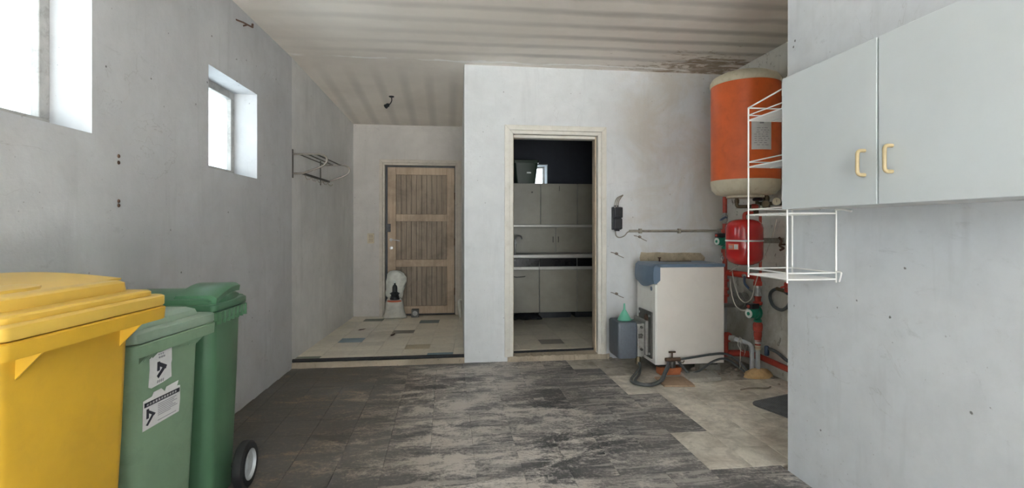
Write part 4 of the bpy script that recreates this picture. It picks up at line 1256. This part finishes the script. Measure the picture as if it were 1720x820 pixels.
mb.tube([(2.60, 4.045, 1.505), (2.80, 3.965, 1.505)], .016, 10)
mb.lathe([(.030, 0), (.034, .01), (.028, .03)], (2.645, 3.995, 1.50), (-.5, -.8, 0), 14)
mb.build('valve_body', 'brass', t, smooth=True)
g = MB().lathe([(.034, 0), (.036, .004), (.036, .022), (.032, .024)], (2.728, 3.972, 1.520), (-.55, -.83, 0), 22).build('pressure_gauge', 'chrome', t, smooth=True)
MB().lathe([(.031, 0), (.0305, .0015)], (2.728 - .55 * .0245, 3.972 - .83 * .0245, 1.520), (-.55, -.83, 0), 22).build('dial', 'tank_cap', g)
MB().tube([(2.728 - .55 * .027, 3.972 - .83 * .027, 1.512), (2.728 - .55 * .027, 3.972 - .83 * .027, 1.538)], .0016, 5).build('needle', 'ink', g)
MB().tube([(2.80, 3.965, 1.505), (2.849, 3.965, 1.505)], .018, 10).build('wall_elbow', 'brass', t, smooth=True)

# ------------------------------------------------------------------ expansion vessel
VX, VY = 2.50, 4.07
t = thing('expansion_vessel', 'glossy red expansion vessel with white strap below orange tank', 'expansion vessel', (VX, VY, .985))
MB().lathe([(.004, .982), (.07, .988), (.118, 1.008), (.142, 1.035), (.149, 1.062), (.149, 1.30), (.141, 1.330), (.115, 1.357), (.07, 1.373), (.004, 1.379)], (VX, VY, 0), seg=48).build('vessel_shell', 'red_gloss', t, smooth=True)
MB().lathe([(.1485, 1.186), (.1515, 1.187), (.1515, 1.199), (.1485, 1.200)], (VX, VY, 0), seg=48).build('strap', 'wire_white', t, smooth=True)
MB().box(VX + .14, 2.849, VY - .02, VY + .02, 1.17, 1.215).build('strap_bracket', 'chrome', t)
lb = curved(MB(), VX, VY, .1495, -176, -138, 1.118, 1.168).build('label', 'label_red', t)
curved(MB(), VX, VY, .1509, -152, -140, 1.124, 1.162, 4).build('label_field', 'paper', lb)
mb = MB()
for k in range(4):
    curved(mb, VX, VY, .1522, -150.5, -141.5, 1.129 + .008 * k, 1.132 + .008 * k, 3, .0004)
for k in range(2):
    curved(mb, VX, VY, .1509, -174, -157, 1.130 + .014 * k, 1.138 + .014 * k, 3, .0004)
mb.build('printed_text', 'ink_grey', lb)
t = thing('vessel_pipe', 'bright red bent pipe joining vessel top to the valves', 'pipe', (VX, VY, 1.38))
MB().tube([(VX, VY, 1.377), (VX, VY, 1.425), (2.585, 4.04, 1.428)], .016, 10, fillet=.035).build('bent_pipe', 'red_bright', t, smooth=True)
MB().lathe([(.021, 0), (.021, .03)], (2.565, 4.047, 1.428), (.93, -.33, 0), 6).build('union_nut', 'brass', t)
MB().tube([(2.64, 4.06, 1.40), (2.64, 4.06, .90)], .012, 10).build('drop_pipe', 'red_pipe', t, smooth=True)

# ------------------------------------------------------------------ pumps and heating pipes


def pump(loc, axis, label, s=1.0):
    """wet-rotor circulator on a vertical pipe; axis = direction the motor points"""
    x, y, z = loc
    t_ = thing('circulation_pump', label, 'pump', (x, y, z - .08))
    a = Vector(axis).normalized()
    c = Vector(loc)
    MB().lathe([(.026 * s, -.085 * s), (.034 * s, -.08 * s), (.034 * s, -.062 * s), (.022 * s, -.055 * s), (.036 * s, -.03 * s), (.042 * s, 0), (.036 * s, .03 * s), (.022 * s, .055 * s), (.034 * s, .062 * s), (.034 * s, .08 * s), (.026 * s, .085 * s)], c, (0, 0, 1), 20).build('volute', 'pump_green', t_, smooth=True)
    m_ = MB().lathe([(.038 * s, .01 * s), (.048 * s, .03 * s), (.048 * s, .05 * s), (.042 * s, .056 * s), (.040 * s, .105 * s), (.036 * s, .110 * s)], c, a, 24).build('motor', 'pump_green', t_, smooth=True)
    MB().lathe([(.037 * s, .108 * s), (.037 * s, .113 * s), (.030 * s, .115 * s), (.001, .115 * s)], c, a, 24).build('face_plate', 'pump_face', m_, smooth=True)
    MB().lathe([(.016 * s, .114 * s), (.016 * s, .117 * s), (.001, .1175 * s)], c, a, 16).build('face_print', 'pump_green', m_, smooth=True)
    side = a.cross(Vector((0, 0, 1))).normalized()
    p0 = c + a * .02 * s + Vector((0, 0, .042 * s))
    q = []
    for dz in (0, .045 * s):
        for da, ds in ((0, -.036), (.088, -.036), (.088, .036), (0, .036)):
            q.append(p0 + a * da * s + side * ds * s + Vector((0, 0, dz)))
    b_ = MB().hexa(q).build('terminal_box', 'black_plastic', t_, bevel=.004)
    MB().lathe([(.014 * s, 0), (.014 * s, .014 * s), (.009 * s, .018 * s)], p0 + a * .088 * s + Vector((0, 0, .022 * s)), a, 12).build('speed_knob', 'red_pipe', b_, smooth=True)
    return t_


PX, PY = 2.570, 4.50
pump((PX, PY, 1.175), (-1, -.25, 0), 'green circulation pump on red riser above the boiler top', .86)
t = thing('heating_pipe', 'red riser pipe with blue valve between orange tank and boiler', 'pipe', (PX, PY, .87))
MB().tube([(PX, PY, 1.44), (PX, PY, 1.62), (2.56, 4.25, 1.72)], .020, 12, fillet=.05).build('riser', 'red_pipe', t, smooth=True)
MB().tube([(PX, PY, 1.335), (PX, PY, 1.445)], .017, 12).build('coupling', 'alloy', t, smooth=True)
v = MB().lathe([(.026, 0), (.028, .012), (.028, .05), (.026, .06)], (PX, PY, 1.36), (0, 0, 1), 8).build('ball_valve', 'alloy', t)
MB().tube([(PX, PY - .03, 1.395), (PX - .02, PY - .045, 1.40), (PX - .075, PY - .05, 1.37)], .009, 8).build('lever', 'blue_handle', v, smooth=True)
MB().tube([(PX, PY, 1.24), (PX, PY, 1.34)], .021, 12).build('pipe', 'red_pipe', t, smooth=True)
MB().lathe([(.032, 0), (.034, .01), (.034, .03), (.028, .035)], (PX, PY, 1.255), (0, 0, 1), 8).build('union_nut', 'red_pipe', t)
MB().lathe([(.032, 0), (.034, .01), (.034, .03), (.028, .035)], (PX, PY, 1.068), (0, 0, 1), 8).build('union_nut', 'red_pipe', t)
MB().tube([(PX, PY, 1.11), (PX, PY, .60)], .022, 12).build('pipe', 'red_pipe', t, smooth=True)
wv = MB().tube([(PX - .045, PY - .03, 1.02 + .024 * math.sin(a)) if False else (PX - .045 + .0 * a, PY - .03 + .024 * math.cos(a), 1.02 + .024 * math.sin(a)) for a in (2 * math.pi * i / 16 for i in range(17))], .0035, 6)
wv.tube([(PX, PY, 1.02), (PX - .045, PY - .03, 1.02)], .006, 6)
wv.build('handwheel', 'alloy', t, smooth=True)
for z in (.80, .72, .66):
    MB().lathe([(.036, 0), (.036, .022)], (PX, PY, z), (0, 0, 1), 10).build('flange', 'red_pipe', t)

QX, QY = 2.70, 4.19
t = thing('heating_manifold', 'bright red horizontal pipe with elbow above the lower pump', 'pipe', (QX, QY, .64))
MB().tube([(PX + .01, PY - .03, .885), (QX, QY, .872), (QX, QY, .80)], .029, 14, fillet=.045).build('elbow_pipe', 'red_bright', t, smooth=True)
MB().lathe([(.037, 0), (.037, .035)], (QX, QY, .795), (0, 0, 1), 16).build('elbow_collar', 'red_bright', t, smooth=True)
MB().lathe([(.024, 0), (.030, .004), (.030, .022), (.026, .026), (.026, .07), (.030, .074), (.030, .095), (.024, .10)], (QX, QY, .70), (0, 0, 1), 16).build('silver_coupling', 'steel', t, smooth=True)
MB().lathe([(.036, 0), (.040, .01), (.040, .025), (.026, .032), (.028, .06), (.032, .07), (.024, .085)], (QX, QY, .625), (0, 0, 1), 12).build('union', 'red_pipe', t, smooth=True)
v = MB().lathe([(.018, 0), (.018, .05)], (2.635, 4.30, .872), (-.4, -.9, 0), 8).build('valve_stem', 'alloy', t)
MB().tube([(2.615, 4.255, .872), (2.612, 4.245, .81), (2.635, 4.22, .765)], .010, 8, smooth=True).build('lever', 'blue_handle', v, smooth=True)
MB().tube([(2.665, 4.20, .735), (2.63, 4.21, .76)], .008, 8).build('drain_stub', 'alloy', t)
pump((QX, QY, .555), (-1, -.3, 0), 'green circulation pump with white face below red elbow', .98)
t = thing('heating_pipe', 'red and brass pipe stack below the lower green pump', 'pipe', (QX, QY, .23))
MB().lathe([(.026, .235), (.026, .275), (.021, .28), (.021, .30), (.030, .305), (.030, .34), (.034, .345), (.034, .385), (.030, .39), (.036, .395), (.040, .42), (.040, .455), (.028, .475)], (QX, QY, 0), (0, 0, 1), 14).build('union_stack', 'red_pipe', t, smooth=True)
MB().lathe([(.027, 0), (.030, .01), (.030, .035), (.027, .04)], (QX, QY, .285), (0, 0, 1), 14).build('silver_collar', 'steel', t, smooth=True)
MB().lathe([(.028, 0), (.028, .018), (.024, .02), (.028, .022), (.028, .04)], (QX, QY, .232), (0, 0, 1), 8).build('brass_nut', 'switch', t)

t = thing('grey_pipe', 'straight grey plastic pipe rising from the mortar lump', 'pipe', (QX, QY, 0))
MB().tube([(QX, QY, .02), (QX, QY, .235)], .020, 12).build('pipe', 'pvc_grey', t, smooth=True)
t = thing('grey_pipe', 'bent grey plastic pipe beside the straight one in mortar', 'pipe', (2.655, 4.20, 0))
MB().tube([(2.655, 4.205, .02), (2.655, 4.205, .275), (2.555, 4.31, .305)], .020, 12, fillet=.05).build('pipe', 'pvc_grey', t, smooth=True)
MB().lathe([(.028, 0), (.028, .03), (.024, .032), (.024, .05)], (2.556, 4.309, .305), (-.7, .7, .08), 12).build('union', 'alloy', t, smooth=True)
t = thing('return_pipe', 'dark red return pipe fitting low behind the boiler', 'pipe', (2.53, 4.40, .15))
MB().tube([(2.52, 4.35, .31), (2.52, 4.42, .31), (2.52, 4.42, .13)], .034, 12, fillet=.04).build('elbow', 'red_pipe', t, smooth=True)
MB().lathe([(.044, 0), (.044, .03)], (2.52, 4.385, .31), (0, -1, 0), 10).build('flange', 'red_pipe', t)
MB().tube([(2.47, 4.43, .145), (2.70, 4.43, .145), (2.80, 4.33, .135)], .030, 12, fillet=.06).build('pipe', 'red_pipe', t, smooth=True)
MB().tube([(2.80, 4.335, .135), (2.80, 2.60, .105)], .026, 12).build('wall_pipe', 'red_pipe', t, smooth=True)
t = thing('drain_valve', 'small blue drain valve with black hose along the wall base', 'valve', (2.76, 4.16, .22))
MB().lathe([(.016, 0), (.020, .01), (.020, .075), (.012, .085)], (2.765, 4.16, .185), (0, 0, 1), 10).build('valve_body', 'blue_handle', t, smooth=True)
MB().tube([(2.77, 4.16, .25), (2.80, 4.08, .235), (2.815, 3.98, .195), (2.815, 3.90, .185), (2.815, 3.86, .21), (2.815, 3.85, .26)], .014, 10, smooth=True).build('hose', 'hose', t, smooth=True)

# mortar lump
rings = []
for z, k in ((0, 1.0), (.02, 1.02), (.045, .85), (.065, .55), (.07, .2)):
    rings.append([V(2.69 + .135 * k * math.cos(a) * R.uniform(.85, 1.1), 4.165 + .075 * k * math.sin(a) * R.uniform(.8, 1.1), .001 + z * R.uniform(.85, 1.1)) for a in (2 * math.pi * i / 16 for i in range(16))])
tag(MB().loft(rings).build('mortar_lump', 'mortar', smooth=True), 'yellow lump of mortar holding the two grey pipes', 'mortar')

# flue
t = thing('flue_pipe', 'dull metal flue pipe from the boiler back into wall', 'flue', (2.65, 4.62, .535))
MB().tube([(2.461, 4.62, .60), (2.852, 4.62, .60)], .065, 28).build('flue_tube', 'alloy', t, smooth=True)
MB().tube([(2.80, 4.62, .60), (2.849, 4.62, .60)], .078, 28).build('wall_collar', 'alloy', t, smooth=True)

# filling hose on the right wall
t = thing('filling_hose', 'looped grey filling hose with red tap on boiler corner wall', 'hose', (2.80, 4.02, .60))
MB().tube([(2.80, 3.93, .755), (2.80, 4.00, .775), (2.80, 4.09, .772), (2.80, 4.155, .735), (2.80, 4.165, .685), (2.80, 4.12, .625), (2.80, 4.02, .605), (2.80, 3.94, .64), (2.80, 3.90, .70), (2.80, 3.90, .745)], .014, 10, smooth=True).build('hose', 'hose', t, smooth=True)
MB().tube([(2.80, 3.95, .770), (2.80, 4.07, .779)], .017, 10).build('brass_end', 'brass', t, smooth=True)
mb = MB().lathe([(.018, 0), (.024, .01), (.024, .05), (.016, .06)], (2.80, 3.935, .765), (0, 0, 1), 10)
mb.tube([(2.80, 3.935, .80), (2.849, 3.935, .80)], .014, 8)
mb.build('tap', 'red_pipe', t, smooth=True)
mb = MB().tube([(2.775, 3.98, .80), (2.775, 3.93, .815)], .008, 8)
mb.lathe([(.022, 0), (.022, .012)], (2.785, 3.92, .83), (-1, 0, 0), 12)
mb.build('handle', 'red_bright', t, smooth=True)

# thin cables
cab = [
    ('pale thin cable hanging in a loop before the flue pipe', 'cable', .0045, [(2.58, 4.40, .93), (2.545, 4.30, .80), (2.56, 4.24, .68), (2.60, 4.21, .645), (2.645, 4.19, .69), (2.66, 4.18, .77), (2.70, 4.14, .98), (2.74, 4.06, 1.20), (2.76, 4.02, 1.37)]),
    ('pale thin cable running to the lower green pump', 'cable', .0045, [(2.58, 4.43, .84), (2.52, 4.30, .72), (2.53, 4.25, .61), (2.57, 4.20, .575), (2.61, 4.17, .60)]),
    ('pale thin cable stretched below the red expansion vessel', 'cable', .0035, [(2.56, 4.40, .90), (2.53, 4.25, .95), (2.60, 4.20, .975), (2.68, 4.17, .95)]),
]
for lab, mt, r, pts in cab:
    tag(MB().tube(pts, r, 6, smooth=True).build('cable', mt, smooth=True), lab, 'cable')
mb = MB().tube([(2.58, 4.27, .33), (2.54, 4.24, .27), (2.56, 4.22, .22), (2.60, 4.22, .20), (2.57, 4.235, .33), (2.55, 4.22, .06), (2.61, 4.20, .28), (2.64, 4.20, .16)], .0035, 6)
tag(mb.build('wire_tangle', 'cable', smooth=True), 'tangled pale wire looped over the bent grey pipe', 'wire')
mb = MB().tube([(2.79, 4.03, 1.22), (2.80, 4.01, 1.19), (2.79, 4.02, 1.15), (2.81, 4.0, 1.13), (2.80, 4.03, 1.11)], .010, 6, smooth=True)
mb.tube([(2.84, 4.02, 1.16), (2.79, 4.02, 1.16)], .008, 6)
tag(mb.build('wall_hook', 'rust', smooth=True), 'twisted rusty hook in the wall beside red expansion vessel', 'hook')

# ------------------------------------------------------------------ on the back wall
t = thing('junction_box', 'black double junction box with wires on white wall', 'junction box', (1.668, YB - .04, 1.276))
bx = MB().box(1.622, 1.712, YB - .045, YB, 1.282, 1.508).build('box_base', 'black_plastic', t, bevel=.006)
MB().box(1.630, 1.716, YB - .075, YB - .044, 1.400, 1.505).build('upper_lid', 'black_plastic', t, bevel=.008)
MB().box(1.630, 1.714, YB - .070, YB - .044, 1.288, 1.392).build('lower_lid', 'black_plastic', t, bevel=.008)
MB().box(1.645, 1.690, YB - .055, YB - .02, 1.268, 1.284).build('gland_strip', 'black_plastic', t, bevel=.003)
for k in range(3):
    x = 1.645 + .018 * k
    MB().tube([(x, YB - .03, 1.505), (x + .004, YB - .04, 1.56), (x + .03, YB - .03, 1.60), (1.728 + .004 * k, YB - .015, 1.625), (1.735, YB + .005, 1.63)], .0045, 6, smooth=True).build('wire', 'conduit', t, smooth=True)
for k in range(2):
    MB().lathe([(.010, 0), (.010, .02)], (1.650 + .025 * k, YB - .03, 1.504), (0, 0, 1), 8).build('gland', 'black_plastic', t)
MB().tube([(1.655, YB - .03, 1.272), (1.665, YB - .02, 1.225), (1.70, YB - .015, 1.205), (1.75, YB - .015, 1.22), (1.785, YB - .018, 1.258), (1.83, YB - .018, 1.270)], .006, 8, smooth=True).build('cable', 'cable_grey', t, smooth=True)
t = thing('conduit', 'painted metal conduit with clips along white wall above boiler', 'conduit', (2.3, YB - .02, 1.26))
MB().tube([(1.80, YB - .018, 1.268), (2.845, YB - .018, 1.272)], .012, 10).build('conduit_tube', 'conduit', t, smooth=True)
for x in (1.915, 2.325, 2.76):
    MB().box(x - .014, x + .014, YB - .036, YB, 1.245, 1.293).build('pipe_clip', 'conduit', t, bevel=.004)
for lab, x, z in (('bent rusty wire stub in wall just below the conduit', 1.885, 1.218), ('bent rusty wire stub in wall below black junction box', 1.645, 1.052), ('bent rusty wire stub in wall above the burner cover', 1.645, .652)):
    mb = MB().tube([(x - .03, YB + .004, z + .005), (x - .01, YB - .03, z), (x + .02, YB - .035, z - .012), (x + .05, YB - .03, z - .03), (x + .10, YB - .012, z - .05)], .0032, 6, smooth=True)
    mb.lathe([(.012, 0), (.014, .02), (.008, .03)], (x + .01, YB - .018, z - .003), (.8, -.3, -.3), 8)
    tag(mb.build('wire_stub', 'old_wire', smooth=True), lab, 'wire')
# bare render patch behind the boiler top
wbk = bpy.data.objects['wall_back']
poly = [(1.925, .945), (2.60, .945), (2.61, 1.00), (2.56, 1.045), (2.40, 1.050), (2.25, 1.047), (2.10, 1.055), (1.99, 1.050), (1.930, 1.058), (1.915, 1.0)]
mb = MB().prism(poly, lambda u, v, k: V(u, YB + .001 - .004 * k, v))
M['bare_render'] = smat('bare_brown_render', (0.50, 0.43, 0.31), .9, 0, .2, 9, .5, bs=.5)
mb.build('render_patch', 'bare_render', wbk)

# ------------------------------------------------------------------ ribbed mat
t = thing('rubber_mat', 'dark ribbed rubber mat half hidden behind white partition', 'mat', (2.5, 3.35, 0))
ang = math.radians(18)
e1, e2 = V(math.sin(ang), -math.cos(ang), 0), V(math.cos(ang), math.sin(ang), 0)
c0 = V(2.20, 3.545, 0)
ring = rrect(.56, .70, .09, 0, .28, .35, 6)
f = lambda u, v, z: c0 + e2 * u + e1 * v + V(0, 0, z)
base = [[f(p.x, p.y, .001) for p in ring][::-1], [f(p.x, p.y, .007) for p in ring][::-1]]
MB().loft(base).build('mat_base', 'mat_rubber', t)
mb = MB()
for k in range(34):
    u = .02 + .52 * k / 33
    ins = .09 - math.sqrt(max(0, .09 ** 2 - max(0, .09 - min(u, .56 - u)) ** 2)) + .006
    mb.hexa([f(u - .004, ins, .007), f(u + .004, ins, .007), f(u + .004, .70 - ins, .007), f(u - .004, .70 - ins, .007), f(u - .003, ins, .012), f(u + .003, ins, .012), f(u + .003, .70 - ins, .012), f(u - .003, .70 - ins, .012)])
mb.build('ribs', 'mat_rubber', t, props={'kind': 'stuff'})

# ------------------------------------------------------------------ small litter
for lab, x, y, z, a in (('curled dry leaf on the cream alcove tiles near the wall', -1.02, 6.30, FZ, .3), ('curled dry leaf on the cream alcove tiles before the sack', -.62, 5.95, FZ, 1.1)):
    c_, s_ = math.cos(a), math.sin(a)
    top = [(-.045, 0, .004), (-.02, .016, .010), (.02, .014, .008), (.05, 0, .016), (.02, -.014, .010), (-.02, -.016, .006)]
    vs = [V(x + u * c_ - v * s_, y + u * s_ + v * c_, z + .002 + w) for u, v, w in top]
    vs2 = [q - V(0, 0, .0022) for q in vs]
    tag(MB().loft([vs2, vs]).build('dry_leaf', 'rust'), lab, 'leaf', 'dry leaves in the alcove')
mb = MB().tube([(2.32, 3.83, .008), (2.42, 3.85, .010), (2.55, 3.84, .008), (2.60, 3.86, .012)], .006, 6, smooth=True)
tag(mb.build('twig', 'rubble', smooth=True), 'thin dark twig lying on beige tiles behind the mat', 'twig')
